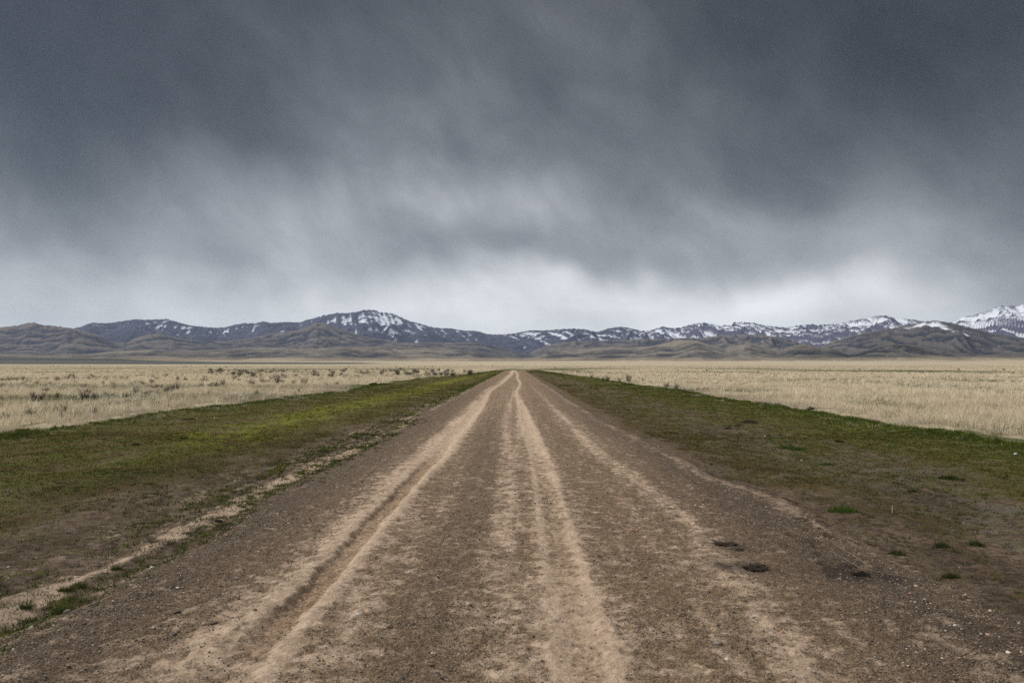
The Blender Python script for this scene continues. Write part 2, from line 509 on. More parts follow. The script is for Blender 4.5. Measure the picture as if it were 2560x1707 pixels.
    z = z - 0.018 * band(b, 0, 0.10) * sstep(Y, 40, 15) + 0.010 * band(b + wv, .165, .05) * sstep(Y, 40, 15) + .008 * band(b + wv, -.15, .045) * sstep(Y, 40, 15)
    z = z + 0.010 * band(d, 0, .1) + .02 * band(X, sand_l(Yc), .15) - .03 * band(X, sand_l(Yc) - .7, .5)
    z = z + verge * (-0.05 + 0.06 * ridge + 0.045 * fbm(X * .8, Y * .5, 101, 3))
    z = z + near * (0.012 * n2 + .006 * fbm(X * 11, Y * 9, 111, 2)) * sstep(Y, 60, 15)
    z = z + near * 0.03 * fbm(X * .45, Y * .3, 121, 2)
    z = z + (1 - verge) * (1 - roadm) * sstep(r, 600, 200) * .10 * fbm(X / 5, Y / 5, 131, 3)
    for (px, py) in PRINTS:
        m = (np.abs(X - px) < .4) & (np.abs(Y - py) < .4)
        if m.any():
            q = ((X[m] - px) / .07) ** 2 + ((Y[m] - py) / .09) ** 2
            z[m] += -.045 * np.exp(-q) + .02 * np.exp(-(np.sqrt(q) - 1.5) ** 2 * 5)
    fine = near * sstep(Y, 16, 5) * roadm
    z = z + fine * (.011 * fbm(X * 26, Y * 22, 141, 3) + .004 * np.clip(dust, 0, 1) * n2)
    return dict(z=z, dust=dust, damp=damp, vignette=sstep(np.abs(X + .1), 1.5, 3.6) * sstep(np.abs(X), 9, 5) * sstep(Y, 60, 8) * np.clip(.55 + .45 * n1 + .35 * n3, 0, 1), brown=np.clip(brown, 0, 1), coarse=coarse, cover=cover, moss=np.clip(moss, 0, 1), rust=np.clip(rust, 0, 1),
                ridge=ridge * verge, gravelly=gravelly, lowgreen=np.clip(lowgreen, 0, 1), sage=sage, road=roadm, verge=verge, sl=sl, sr=sr)


STRIPES = [(1956, 2470, 926.8, 929.5, 1.6), (1960, 2560, 925.5, 927.5, .9), (1835, 2015, 941, 953, 1.6), (2160, 2330, 956, 960, 2.2), (2300, 2600, 949.5, 953, 1.5),
           (2210, 2420, 967, 968, 3.0), (2440, 2600, 985, 990, 4), (1700, 1900, 931, 931, .8), (2460, 2620, 933, 934, 1.2),
           (470, 870, 924, 923.4, .9), (570, 690, 929.2, 928.6, .9), (0, 60, 925, 924.8, 1), (180, 320, 930, 930.4, 1.0), (340, 460, 938, 938, 1.2), (0, 180, 932, 932, .8),
           (1243, 1430, 924.2, 923.2, 1.3), (1400, 1560, 921.5, 921, .7), (860, 1100, 922, 921.5, .7), (120, 420, 921, 921, .6), (1750, 1990, 921, 920.6, .6)]

# low green mats in the dry grass of the left field
MATS = [(20, 1048, 32), (75, 1035, 34), (155, 1037, 36), (118, 1023, 24), (290, 1018, 34), (348, 1022, 36), (365, 1006, 30), (255, 999, 30), (225, 995, 30), (60, 1062, 25), (160, 1050, 24),
        (215, 1040, 20), (310, 1000, 18), (445, 1004, 22), (460, 1008, 26), (640, 985, 18), (520, 990, 20), (2370, 1042, 38), (2150, 1013, 30), (2500, 1090, 40), (2200, 1010, 40), (2440, 1050, 40)]
MATS = [(*px_ground(u, v), w_ / FPX * px_ground(u, v)[1] * .62, w_ / FPX * px_ground(u, v)[1] * 5.0) for u, v, w_ in MATS]

# ------------------------------------------------------------------ materials
def new_mat(name):
    m = bpy.data.materials.new(name)
    m.use_nodes = True
    return m, NT(m.node_tree)


def finish(m, t, color, rough=0.9, bump=None, spec=0.15, transl=0.0):
    bs = t.new('ShaderNodeBsdfPrincipled')
    t.put(bs.inputs['Base Color'], color)
    t.put(bs.inputs['Roughness'], rough)
    bs.inputs['Specular IOR Level'].default_value = spec
    if bump is not None:
        h, dist, strength = bump
        b = t.new('ShaderNodeBump')
        b.inputs['Strength'].default_value = strength
        b.inputs['Distance'].default_value = dist
        t.link(h, b.inputs['Height'])
        t.link(b.outputs[0], bs.inputs['Normal'])
    out = t.new('ShaderNodeOutputMaterial')
    sh = bs.outputs[0]
    if transl > 0:
        tr = t.new('ShaderNodeBsdfTranslucent')
        t.put(tr.inputs[0], color)
        mx = t.new('ShaderNodeMixShader')
        mx.inputs[0].default_value = transl
        t.link(sh, mx.inputs[1])
        t.link(tr.outputs[0], mx.inputs[2])
        sh = mx.outputs[0]
    t.link(sh, out.inputs['Surface'])
    return m


def ground_material():
    m, t = new_mat('earth')
    pos = t.new('ShaderNodeNewGeometry').outputs['Position']
    A = {k: t.attr(k) for k in ('dust', 'damp', 'vignette', 'brown', 'coarse', 'cover', 'moss', 'rust', 'ridge', 'gravelly', 'lowgreen', 'sage', 'road', 'verge')}
    nA = t.noise(pos, 7.5, 9, 0.70, 0.4)
    nB = t.noise(pos, 26.0, 6, 0.65)
    nC = t.noise(pos, 95.0, 4, 0.65)
    nD = t.noise(pos, 1.4, 5, 0.6)
    nE = t.noise(pos, 11.0, 7, 0.68, 0.3)
    # gravel: dark grains among brown fines
    grav = t.mix(t.step(nC, .36, .64), (.042, .027, .017), (.215, .145, .084))
    grav = t.mix(t.math('MULTIPLY', t.step(nB, .42, .66), .8), grav, (.275, .192, .120))
    cgr = t.mix(t.step(nC, .40, .60), (.038, .028, .020), (.168, .124, .086))
    grav = t.mix(t.math('MULTIPLY', A['coarse'], .85), grav, cgr)
    vd2 = t.voro(pos, 115.0)
    vc2 = t.new('ShaderNodeSeparateColor')
    t.link(t.voro(pos, 115.0, out='Color'), vc2.inputs[0])
    grav = t.mix(t.math('MULTIPLY', t.step(vd2, .38, .25), t.step(vc2.outputs[0], .50, .54)), grav, t.mix(vc2.outputs[1], (.022, .018, .015), (.44, .36, .28)))
    vcol = t.voro(pos, 60.0, out='Color')
    vd = t.voro(pos, 60.0)
    svc = t.new('ShaderNodeSeparateColor')
    t.link(vcol, svc.inputs[0])
    peb = t.math('MULTIPLY', t.step(vd, .34, .22), t.step(svc.outputs[0], .78, .80))
    pebc = t.mix(svc.outputs[1], (.10, .09, .085), (.36, .31, .26))
    grav = t.mix(t.math('MULTIPLY', peb, .85), grav, pebc)
    # pale dust, broken up by the noise
    dcol = t.mix(t.step(nE, .3, .7), (.37, .272, .190), (.59, .452, .332))
    dcol = t.mix(t.math('MULTIPLY', t.step(nC, .52, .66), .5), dcol, (.20, .145, .10))
    dn = t.math('ADD', t.math('MULTIPLY', t.math('SUBTRACT', nA, .5), 3.3), t.math('MULTIPLY', t.math('SUBTRACT', nC, .5), 1.4))
    dm = t.step(t.math('ADD', A['dust'], dn), .14, 1.0)
    road = t.mix(dm, grav, dcol)
    road = t.mix(t.math('MULTIPLY', A['brown'], .72), road, t.mix(t.step(nB, .4, .6), (.20, .132, .082), (.36, .25, .165)))
    dampm = t.math('MULTIPLY', A['damp'], t.step(t.math('ADD', nA, t.math('MULTIPLY', A['damp'], .25)), .42, .68))
    road = t.mix(t.math('MULTIPLY', dampm, .9), road, t.mix(nB, (.022, .017, .014), (.075, .058, .045)))
    # verge: brown soil, short turf
    soil = t.mix(t.step(nE, .35, .68), (.060, .042, .029), (.20, .145, .102))
    soil = t.mix(t.math('MULTIPLY', t.step(nC, .54, .68), .8), soil, (.27, .205, .15))
    soil = t.mix(t.math('MULTIPLY', t.step(nB, .46, .36), .7), soil, (.040, .029, .021))
    gsoil = t.mix(t.step(nC, .40, .62), (.085, .075, .062), (.27, .235, .19))
    soil = t.mix(t.math('MULTIPLY', A['gravelly'], .9), soil, gsoil)
    turf = t.mix(t.step(nB, .35, .65), (.042, .043, .010), (.110, .105, .022))
    turf = t.mix(t.step(nD, .55, .75), turf, (.050, .075, .010))
    mossc = t.mix(t.step(nB, .34, .62), (.085, .100, .012), (.235, .250, .026))
    turf = t.mix(t.step(t.math('ADD', A['moss'], t.math('MULTIPLY', t.math('SUBTRACT', nE, .5), .9)), .12, .72), turf, mossc)
    rustc = t.mix(t.step(nB, .36, .64), (.050, .037, .012), (.135, .098, .034))
    turf = t.mix(t.step(t.math('ADD', A['rust'], t.math('MULTIPLY', t.math('SUBTRACT', nE, .5), 1.3)), .25, .85), turf, rustc)
    cn = t.math('ADD', t.math('MULTIPLY', t.math('SUBTRACT', nE, .5), 1.3), t.math('MULTIPLY', t.math('SUBTRACT', nB, .5), 2.6))
    cm = t.step(t.math('ADD', A['cover'], cn), .44, .60)
    verge = t.mix(cm, soil, turf)
    verge = t.mix(t.math('MULTIPLY', A['ridge'], .45), verge, t.mix(nB, (.034, .044, .009), (.095, .108, .020)))
    verge = t.mix(t.math('MULTIPLY', A['damp'], .8), verge, (.035, .027, .02))
    sandv = t.step(t.math('ADD', t.math('SUBTRACT', A['dust'], .25), t.math('MULTIPLY', dn, .6)), .25, .7)
    verge = t.mix(t.math('MULTIPLY', sandv, t.math('SUBTRACT', 1.0, cm)), verge, dcol)
    # plain
    gN = t.noise(pos, .22, 8, .7)
    gM = t.noise(pos, .012, 6, .6)
    plain = t.mix(t.step(gN, .3, .7), (.36, .30, .20), (.50, .425, .295))
    plain = t.mix(t.step(gM, .42, .7), plain, (.48, .395, .275))
    gK = t.noise(pos, 1.1, 6, .65)
    plain = t.mix(t.math('MULTIPLY', t.step(gK, .48, .66), .6), plain, (.185, .160, .085))
    plain = t.mix(t.math('MULTIPLY', A['lowgreen'], t.step(gN, .2, .45)), plain, (.070, .075, .028))
    plain = t.mix(A['sage'], plain, t.mix(t.step(gM, .3, .7), (.050, .052, .043), (.085, .083, .066)))
    edn = t.math('ADD', t.math('MULTIPLY', t.math('SUBTRACT', nE, .5), 2.4), t.math('MULTIPLY', t.math('SUBTRACT', nB, .5), .8))
    isv = t.math('MAXIMUM', A['verge'], t.step(A['road'], .02, .1))
    c = t.mix(isv, plain, verge)
    c = t.mix(t.step(t.math('ADD', A['road'], edn), .36, .64), c, road)
    c = t.mix(t.math('MULTIPLY', A['vignette'], .75), c, t.mix(1.0, c, (.37, .35, .33), 'MULTIPLY'))  # corner vignetting painted into the ground colour along the near road sides
    hgt = t.math('ADD', t.math('MULTIPLY', nC, .35), t.math('ADD', nB, t.math('MULTIPLY', nE, 1.6)))
    return finish(m, t, c, .95, (hgt, .022, 1.0), .1)


def attr_material(name, rough=.85, transl=0.0, spec=.1):
    m, t = new_mat(name)
    return finish(m, t, t.attr('col', 'Color'), rough, None, spec, transl)


M_earth = ground_material()
M_blade = attr_material('dry_blades', .8, .25)
M_turf = attr_material('turf_blades', .8, .2)
M_stone = attr_material('stones', .8, 0, .25)

# ------------------------------------------------------------------ ground sheet: road, verges and plain share one grid
xs_r = np.arange(-3.9, 3.9001, .0165)
xs_v = 3.9 + np.cumsum(np.linspace(.022, .07, 190))
xs_f = []
x = xs_v[-1]
s = .08
while x < 9000:
    s = min(s * 1.055, 160)
    x += s
    xs_f.append(x)
pos_x = np.concatenate([xs_v, xs_f])
xs = np.concatenate([-pos_x[::-1], xs_r, pos_x])
ys = [-140.0, -60, -25, -10, -4, -1, 0.5, 1.4, 2.0, 2.4]
y = 2.6
while y < 6200:
    ys.append(y)
    y += min(max(.0125, y * y / 1313 * .85), 60)
ys = np.array(ys)
GX, GY = np.meshgrid(xs, ys)
f = ground(GX.ravel(), GY.ravel())
nx, ny = len(xs), len(ys)
V = np.stack([GX.ravel(), GY.ravel(), f['z']], 1)
idx = np.arange(nx * ny).reshape(ny, nx)
F = np.stack([idx[:-1, :-1], idx[:-1, 1:], idx[1:, 1:], idx[1:, :-1]], -1).reshape(-1, 4)
rm = f['road'][F].mean(1)
vm = f['verge'][F].mean(1)
cls = np.where(rm > .5, 0, np.where(vm > .5, 1, 2))
ATT = ('dust', 'damp', 'vignette', 'brown', 'coarse', 'cover', 'moss', 'rust', 'ridge', 'gravelly', 'lowgreen', 'sage', 'road', 'verge')
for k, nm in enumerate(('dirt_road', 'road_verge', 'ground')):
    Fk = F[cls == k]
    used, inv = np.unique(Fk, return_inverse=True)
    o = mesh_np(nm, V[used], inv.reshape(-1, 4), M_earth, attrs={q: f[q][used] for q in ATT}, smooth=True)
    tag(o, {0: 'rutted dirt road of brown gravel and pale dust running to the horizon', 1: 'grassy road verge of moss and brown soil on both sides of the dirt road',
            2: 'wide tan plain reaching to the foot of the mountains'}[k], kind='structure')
print('ground verts', len(V))


# ------------------------------------------------------------------ mountains and foothills
def prof(pts):
    """(u, v) photo points -> azimuths and tangents of elevation"""
    D = [px_dir(u, v) for u, v in pts]
    a = np.array([math.atan2(d[0], d[1]) for d in D])
    e = np.array([d[2] / math.hypot(d[0], d[1]) for d in D])
    return a, e


def z1(l): return [(0 + x / 2.735, 720 + y / 2.735) for x, y in l]
def z2(l): return [(850 + x / 2.735, 720 + y / 2.735) for x, y in l]
def z3(l): return [(1700 + x / 2.735, 720 + y / 2.735) for x, y in l]


BACK = [(-400, 815)] + z1([(0, 330), (250, 310), (470, 280), (520, 272), (560, 262), (600, 245), (640, 236), (700, 240), (760, 240), (800, 232), (860, 222), (930, 214),
        (1000, 218), (1080, 214), (1140, 212), (1180, 224), (1240, 240), (1300, 255), (1360, 262), (1420, 268), (1480, 272), (1560, 265), (1600, 250), (1680, 240), (1750, 240),
        (1800, 228), (1850, 238), (1950, 232), (2050, 234), (2100, 215), (2150, 205), (2200, 190), (2270, 175), (2310, 168)]) + \
    z2([(0, 172), (60, 170), (130, 162), (160, 151), (200, 150), (240, 151), (280, 168), (340, 170), (380, 182), (430, 205), (480, 228), (560, 248), (640, 268), (690, 275),
        (760, 275), (800, 285), (860, 292), (900, 290), (960, 300), (1000, 312), (1050, 318), (1130, 315), (1200, 308), (1250, 298), (1300, 288), (1400, 290), (1450, 285),
        (1600, 277), (1680, 285), (1760, 300), (1800, 288), (1850, 272), (1930, 264), (1990, 275), (2050, 290), (2100, 294), (2150, 280), (2210, 264), (2260, 272), (2310, 272)]) + \
    z3([(0, 272), (80, 248), (160, 238), (220, 248), (280, 260), (350, 248), (370, 233), (430, 233), (500, 237), (560, 252), (650, 265), (740, 268), (800, 258), (860, 250),
        (920, 248), (1000, 250), (1060, 245), (1100, 238), (1170, 225), (1240, 212), (1300, 205), (1340, 190), (1420, 190), (1470, 205), (1520, 210), (1600, 215), (1640, 225),
        (1760, 238), (1870, 236), (1910, 215), (1940, 195), (2000, 190), (2050, 170), (2100, 160), (2150, 140), (2200, 122), (2270, 120), (2310, 125), (2352, 112)]) + [(2750, 745), (3100, 770)]
MID = [(-400, 820)] + z1([(0, 268), (60, 262), (130, 255), (180, 240), (230, 236), (270, 245), (300, 255), (345, 254), (470, 272), (560, 292), (700, 335), (780, 370), (860, 375), (930, 340),
       (1000, 322), (1080, 312), (1200, 335), (1400, 362), (1550, 362), (1700, 345), (1850, 310), (1950, 300), (2050, 285), (2100, 268), (2160, 238), (2200, 238), (2280, 262), (2340, 285)]) + \
    z2([(60, 300), (130, 320), (220, 338), (330, 358), (420, 372), (700, 372), (900, 372), (1000, 385), (1100, 405), (1200, 428), (1290, 450), (1330, 425), (1400, 398), (1500, 372), (1700, 362),
        (1900, 358), (2100, 350), (2300, 345)]) + \
    z3([(0, 342), (150, 340), (300, 322), (450, 318), (600, 325), (720, 340), (820, 375), (900, 398), (960, 398), (1050, 360), (1200, 320), (1300, 300), (1500, 268), (1640, 232),
        (1740, 219), (1850, 238), (1950, 265), (2100, 300), (2250, 330), (2352, 340)]) + [(2800, 860)]
FRONT = [(-400, 880)] + z1([(0, 440), (300, 460), (600, 450), (800, 435), (1000, 425), (1250, 432), (1500, 420), (1800, 412), (2100, 420)]) + \
    z2([(0, 405), (200, 400), (350, 395), (500, 405), (700, 410), (900, 430), (1100, 460), (1250, 480), (1320, 468), (1400, 440), (1600, 425), (1700, 412), (1850, 405), (2000, 410), (2150, 395), (2250, 372), (2330, 358)]) + \
    z3([(20, 357), (120, 360), (220, 390), (300, 413), (400, 395), (480, 377), (560, 398), (650, 430), (700, 422), (760, 398), (840, 384), (900, 394), (960, 415), (1020, 410), (1080, 425),
        (1150, 456), (1250, 436), (1350, 398), (1450, 383), (1600, 390), (1700, 410), (1850, 458), (1940, 488), (2050, 463), (2200, 448), (2352, 438)]) + [(2800, 880)]

NA, NR = 1700, 400
a_ = np.linspace(R(-42), R(42), NA)
r_ = 4300 + (np.linspace(0, 1, NR) ** 1.25) * 12200
AA, RR = np.meshgrid(a_, r_)
WX, WY = RR * np.sin(AA), RR * np.cos(AA)
zb = rise(RR) - 4.0 * sstep(RR, 4900, 4400)


def layer(pts, rc0, wob, Lf, Lb, cell, amp, seed, pw, ay, dw):
    pa, pe = prof(pts)
    e = np.interp(a_, pa, pe)
    rc = rc0 + wob * fbm(a_ * 6, a_ * 0 + seed, seed, 3)
    H = rc * e + CAM_H - rise(rc)
    H = np.maximum(H, 0)[None, :]
    rc = rc[None, :]
    skew = .9 * cell * fbm(WX / 2600, WY / 2600, seed + 8, 2) + .30 * RR * np.sin(WX / 2300 + seed)
    qx = (WX + skew) / cell + .45 * fbm(WX / cell * .6, WY / cell * .35, seed + 5, 3)
    qy = WY / (cell * ay) + .35 * fbm(WX / cell * .6 + 9, WY / cell * .35, seed + 6, 3)
    rg = ridged(qx, qy, seed + 1, 6, .55)                           # spurs run down towards the plain
    sh = .25 * (rg - .45) * Lf
    t = np.clip((rc - RR + sh * amp) / Lf, 0, 1)
    tb = np.clip((RR - rc) / Lb, 0, 1)
    shape = np.where(RR < rc + sh * amp, (1 - t) ** pw, (1 - tb) ** 1.3)
    det = amp * (rg - .5) * np.clip(4 * shape * (1 - shape), 0, 1) ** .8 + .06 * amp * fbm(WX / cell * 5, WY / cell * 5, seed + 3, 4) * np.clip(shape * 3, 0, 1)
    h = H * np.clip(shape + dw * det, 0, None)
    # keep the traced skyline of this layer
    tgt = np.maximum(e, 0)
    for _ in range(2):
        cur = ((zb + h - CAM_H) / RR).max(0)
        k = np.where(cur > 1e-5, tgt / np.maximum(cur, 1e-5), 1)
        k = np.clip(k, .5, 1.7)
        kp = np.pad(k, 6, mode='edge')
        k = np.convolve(kp, np.hanning(15)[1:-1] / np.hanning(15).sum(), mode='valid')
        h = h * k[None, :]
    return h, shape, rg


hB, sB, gB = layer(BACK, 13200, 700, 5200, 3000, 640, 1.1, 300, 1.25, 4.0, .64)
hM, sM, gM = layer(MID, 8900, 500, 2600, 2200, 600, 1.0, 400, 1.35, 2.2, .68)
hF, sF, gF = layer(FRONT, 6100, 350, 1050, 1100, 360, .9, 500, 1.2, 1.5, .62)
hh = np.maximum(np.maximum(hB, hM), hF)
Z = zb + hh + 6 * fbm(WX / 260, WY / 260, 601, 4) * sstep(hh, 2, 40)
which = np.where((hB >= hM) & (hB >= hF), 2, np.where(hM >= hF, 1, 0))


def blur(A, n):
    for _ in range(n):
        A = A.copy()
        A[1:-1] = (A[:-2] + 2 * A[1:-1] + A[2:]) / 4
        A[:, 1:-1] = (A[:, :-2] + 2 * A[:, 1:-1] + A[:, 2:]) / 4
    return A


zs1, zs2 = blur(Z, 2), blur(Z, 12)
conc = (zs2 - zs1) / 14.0                                             # >0 in gullies
snow_bias_u = [(-400, -1.1), (0, -1.1), (300, -.98), (420, -.80), (560, -.92), (640, -.72), (720, -.85), (790, -.62), (880, -.50), (900, -.15), (930, .16), (970, .26), (1000, -.15), (1050, -.62),
               (1200, -.98), (1290, -.62), (1340, -.30), (1400, -.22), (1440, -.5), (1520, .0), (1580, .18), (1640, .18), (1760, .28), (1860, .22), (1960, .28), (2040, .40),
               (2100, .55), (2200, .65), (2300, .70), (2420, .80), (2560, .85), (3000, .8)]
ba = np.array([math.atan2(*px_dir(u, 800)[:2]) for u, _ in snow_bias_u])
bias = np.interp(a_, ba, [b for _, b in snow_bias_u])[None, :]
ridgeH = hB.max(0)[None, :]
fr = np.where(which == 2, hB / np.maximum(ridgeH, 1), 0)
sn = .85 * bias + .95 * np.clip(conc, -1.0, 1.4) + np.interp(a_, ba[[0, 17, 19, -1]], [1.7, 1.5, .55, .35])[None, :] * np.minimum(fr - .60, .18) + np.interp(a_, ba[[0, 18, 20, -1]], [1.05, 1.1, 1.45, 1.5])[None, :] * fbm((WX + .25 * RR) / 80, WY / 2600, 701, 3) + .30 * fbm(WX / 700, WY / 1500, 705, 3) + .10
snow = np.where(which == 2, sstep(sn, .08, .70), 0)
frM = hM / np.maximum(hM.max(0)[None, :], 1)
bM = np.interp(a_, ba, np.interp([u for u, _ in snow_bias_u], [0, 2120, 2230, 2290, 2340, 2420, 2520, 3000], [-2, -2, .0, .25, .1, -.35, -.5, -1]))[None, :]
snM = bM + 1.0 * np.clip(conc, -1, 1.5) + 2.2 * (frM - .8) + .9 * fbm(WX / 300, WY / 500, 711, 4) - .15
snow = np.where(which == 1, sstep(snM, .2, .5), snow)

n1 = fbm(WX / 420, WY / 420, 721, 5)
n2 = fbm(WX / 110, WY / 170, 731, 4)
veg = np.clip(.57 + .58 * n1 + .34 * n2 + .95 * np.clip(conc * np.where(which == 2, 1.0, 2.2), -1, 1), 0, 1)[..., None]
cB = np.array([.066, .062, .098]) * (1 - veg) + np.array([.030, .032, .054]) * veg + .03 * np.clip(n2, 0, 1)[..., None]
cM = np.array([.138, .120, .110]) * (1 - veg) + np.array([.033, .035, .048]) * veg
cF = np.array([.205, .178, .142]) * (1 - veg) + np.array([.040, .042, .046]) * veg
# the low right-hand mountain is dark and heathy, its lower slopes darker still
dk = sstep(AA, .36, .42)[..., None]
cM = cM * (1 - .35 * dk)
cF = cF * (1 - .40 * sstep(AA, .30, .36)[..., None])
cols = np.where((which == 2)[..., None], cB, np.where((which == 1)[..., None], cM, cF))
low = sstep(hh, 26, 5)[..., None]
sgb = sage_belt(AA, (Z - CAM_H) / RR, fbm(WX / 900, WY / 300, 91, 4), WX, WY, RR)[..., None] * low
tan = np.array([.34, .275, .19]) * (1 - .6 * veg) + np.array([.07, .065, .05]) * (.6 * veg)
cols = cols * (1 - low) + tan * low
cols = cols * (1 - sgb) + np.array([.062, .062, .052]) * sgb
snc = np.array([.60, .63, .69])
cols = cols * (1 - snow[..., None]) + snc * snow[..., None]

m, t = new_mat('mountain_surface')
pos = t.new('ShaderNodeNewGeometry').outputs['Position']
nz = t.noise(pos, .016, 6, .7)
cc = t.mix(.55, t.attr('col', 'Color'), t.mix(nz, (.65, .65, .65), (1.4, 1.38, 1.35)), 'MULTIPLY')
M_mount = finish(m, t, cc, 1.0, (nz, 8.0, .3), 0.0)

idx = np.arange(NA * NR).reshape(NR, NA)
F = np.stack([idx[:-1, :-1], idx[:-1, 1:], idx[1:, 1:], idx[1:, :-1]], -1).reshape(-1, 4)
V = np.stack([WX.ravel(), WY.ravel(), Z.ravel()], 1)
wf = np.round(np.median(which.ravel()[F], axis=1)).astype(int)
for k, (nm, lb) in enumerate((('foothills', 'low rolling foothills of dry grass at the edge of the plain'), ('hills', 'brown mid-distance hills below the snowy range'),
                              ('mountains', 'bluish mountain range streaked with snow along the horizon'))):
    Fk = F[wf == k]
    used, inv = np.unique(Fk, return_inverse=True)
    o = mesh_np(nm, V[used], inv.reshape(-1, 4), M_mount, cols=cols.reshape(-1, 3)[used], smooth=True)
    tag(o, lb, kind='structure')


# ------------------------------------------------------------------ grass
def blades(P, H, W, lean, C, nb, spread, seg2=True, jitter=.14):
    """tufts at P (n,3) with nb blades each -> verts, quads, tris, colours"""
    n = len(P)
    N = n * nb
    k = np.repeat(np.arange(n), nb)
    th = rng.uniform(0, 2 * np.pi, N)
    rad = spread[k] * np.sqrt(rng.uniform(0, 1, N))
    bx = P[k, 0] + rad * np.cos(th); by = P[k, 1] + rad * np.sin(th); bz = P[k, 2] - .01
    h = H[k] * rng.uniform(.55, 1.15, N)
    la = th + rng.normal(0, .9, N)
    lm = lean[k] * rng.uniform(.3, 1.3, N) * h
    lx, ly = lm * np.cos(la) + .12 * h, lm * np.sin(la)
    wa = rng.uniform(0, np.pi, N)
    wx, wy = W[k] * .5 * np.cos(wa), W[k] * .5 * np.sin(wa)
    c = C[k] * (1 + rng.normal(0, jitter, N))[:, None].clip(.5, 1.6)
    b0 = np.stack([bx - wx, by - wy, bz], 1); b1 = np.stack([bx + wx, by + wy, bz], 1)
    tip = np.stack([bx + lx, by + ly, bz + h], 1)
    if seg2:
        mx, my, mz = bx + .35 * lx, by + .35 * ly, bz + .58 * h
        m0 = np.stack([mx - .7 * wx, my - .7 * wy, mz], 1); m1 = np.stack([mx + .7 * wx, my + .7 * wy, mz], 1)
        V = np.stack([b0, b1, m1, m0, tip], 1).reshape(-1, 3)
        q = np.arange(N)[:, None] * 5
        return V, q + np.array([[0, 1, 2, 3]]), q + np.array([[3, 2, 4]]), np.repeat(c, 5, 0)
    V = np.stack([b0, b1, tip], 1).reshape(-1, 3)
    q = np.arange(N)[:, None] * 3
    return V, np.zeros((0, 4), int), q + np.array([[0, 1, 2]]), np.repeat(c, 3, 0)


class Bag:
    def __init__(s): s.V, s.Q, s.T, s.C, s.n = [], [], [], [], 0
    def add(s, V, Q, T, C):
        s.V.append(V); s.Q.append(Q + s.n); s.T.append(T + s.n); s.C.append(C); s.n += len(V)
    def build(s, name, mat):
        return mesh_np(name, np.concatenate(s.V), np.concatenate(s.Q).astype(int), mat, cols=np.clip(np.concatenate(s.C), 0, .8), tris=np.concatenate(s.T).astype(int))


def sample_field(n, y0, y1, power):
    """points over the fan the view (and a step beside it) covers; density ~ 1/Y**power"""
    t = rng.uniform(0, 1, n)
    e = 2 - power
    Y = (y0 ** e + t * (y1 ** e - y0 ** e)) ** (1 / e) if abs(e) > 1e-6 else y0 * (y1 / y0) ** t
    X = rng.uniform(-.70, .70, n) * Y + rng.uniform(-4, 4, n)
    return X, Y


bag = Bag()
for (cnt, y0, y1, pw, nb, hs, wk, s2) in ((95000, 15, 60, .9, 9, 1.0, .0004, True), (80000, 55, 190, 1.1, 6, 1.0, .00055, False), (80000, 180, 1300, 1.5, 3, 1.0, .0008, False)):
    X, Y = sample_field(cnt, y0, y1, pw)
    ol, orr = out_l(np.clip(Y, 3, 300)), out_r(np.clip(Y, 3, 300))
    edge = np.where(X < 0, ol - X, X - orr)
    ok = (edge > .12 * rng.normal(0, 1, len(X))) & (edge > -.6) | (Y > VERGE_END + 4) | ((edge > -1.1) & (rng.uniform(0, 1, len(X)) < .16) & (fbm(X / 2, Y / 4, 843, 2) > .0))
    X, Y, edge = X[ok], Y[ok], edge[ok]
    g = ground(X, Y)
    pat = fbm(X / 6, Y / 6, 801, 3)
    low = g['lowgreen']
    keep = rng.uniform(0, 1, len(X)) < (1 - .93 * low) * (.62 + .6 * sstep(pat, -.4, .3))
    X, Y, edge, pat, low, z = X[keep], Y[keep], edge[keep], pat[keep], low[keep], g['z'][keep]
    tone = fbm(X / 45, Y / 17, 811, 4)
    cl = fbm(X / 1.3, Y / 1.3, 815, 2)
    kk = rng.uniform(0, 1, len(X)) < .35 + .65 * sstep(cl, -.45, .15)
    X, Y, edge, pat, low, z, tone, cl = (q[kk] for q in (X, Y, edge, pat, low, z, tone, cl))
    h = (.22 + .08 * pat + .07 * cl + .05 * rng.normal(0, 1, len(X))).clip(.08, .46) * hs * (1 - .4 * low) * (.40 + .60 * sstep(edge, -.3, 1.6 + .8 * pat))
    c = np.array([.60, .52, .38]) * (1 + .16 * tone + .14 * pat + .10 * cl + .05 * rng.normal(0, 1, len(X))).clip(.5, 1.4)[:, None]
    lo_ = sstep(tone + .3 * pat, .10, -.65)[:, None] * .9
    c = c * (1 - lo_) + np.array([.335, .305, .205]) * lo_
    grey = (sstep(edge, 1.8, .2) * .6 + .4 * sstep(rng.normal(0, 1, len(X)), .8, 1.6))[:, None]
    c = c * (1 - grey) + np.array([.36, .315, .245]) * grey
    gr = (rng.uniform(0, 1, len(X)) < .02 + .80 * low + .35 * sstep(cl + .6 * tone, -.55, -1.1))[:, None]
    c = np.where(gr, np.array([.115, .115, .045]) * (1 + .2 * tone)[:, None], c)
    P = np.stack([X, Y, z], 1)
    W = np.maximum(.006, wk * Y)
    bag.add(*blades(P, h, W, np.full(len(X), .45), c, nb, (.07 + .0022 * Y), s2))
X, Y = sample_field(9000, 16, 150, .9)
ol, orr = out_l(np.clip(Y, 3, 300)), out_r(np.clip(Y, 3, 300))
ok = (np.where(X < 0, ol - X, X - orr) > .35) & (fbm(X / 9, Y / 9, 841, 3) > -.15)
X, Y = X[ok], Y[ok]
z = ground(X, Y)['z']
c = np.array([.70, .61, .46]) * (1 + .10 * rng.normal(0, 1, len(X)))[:, None]
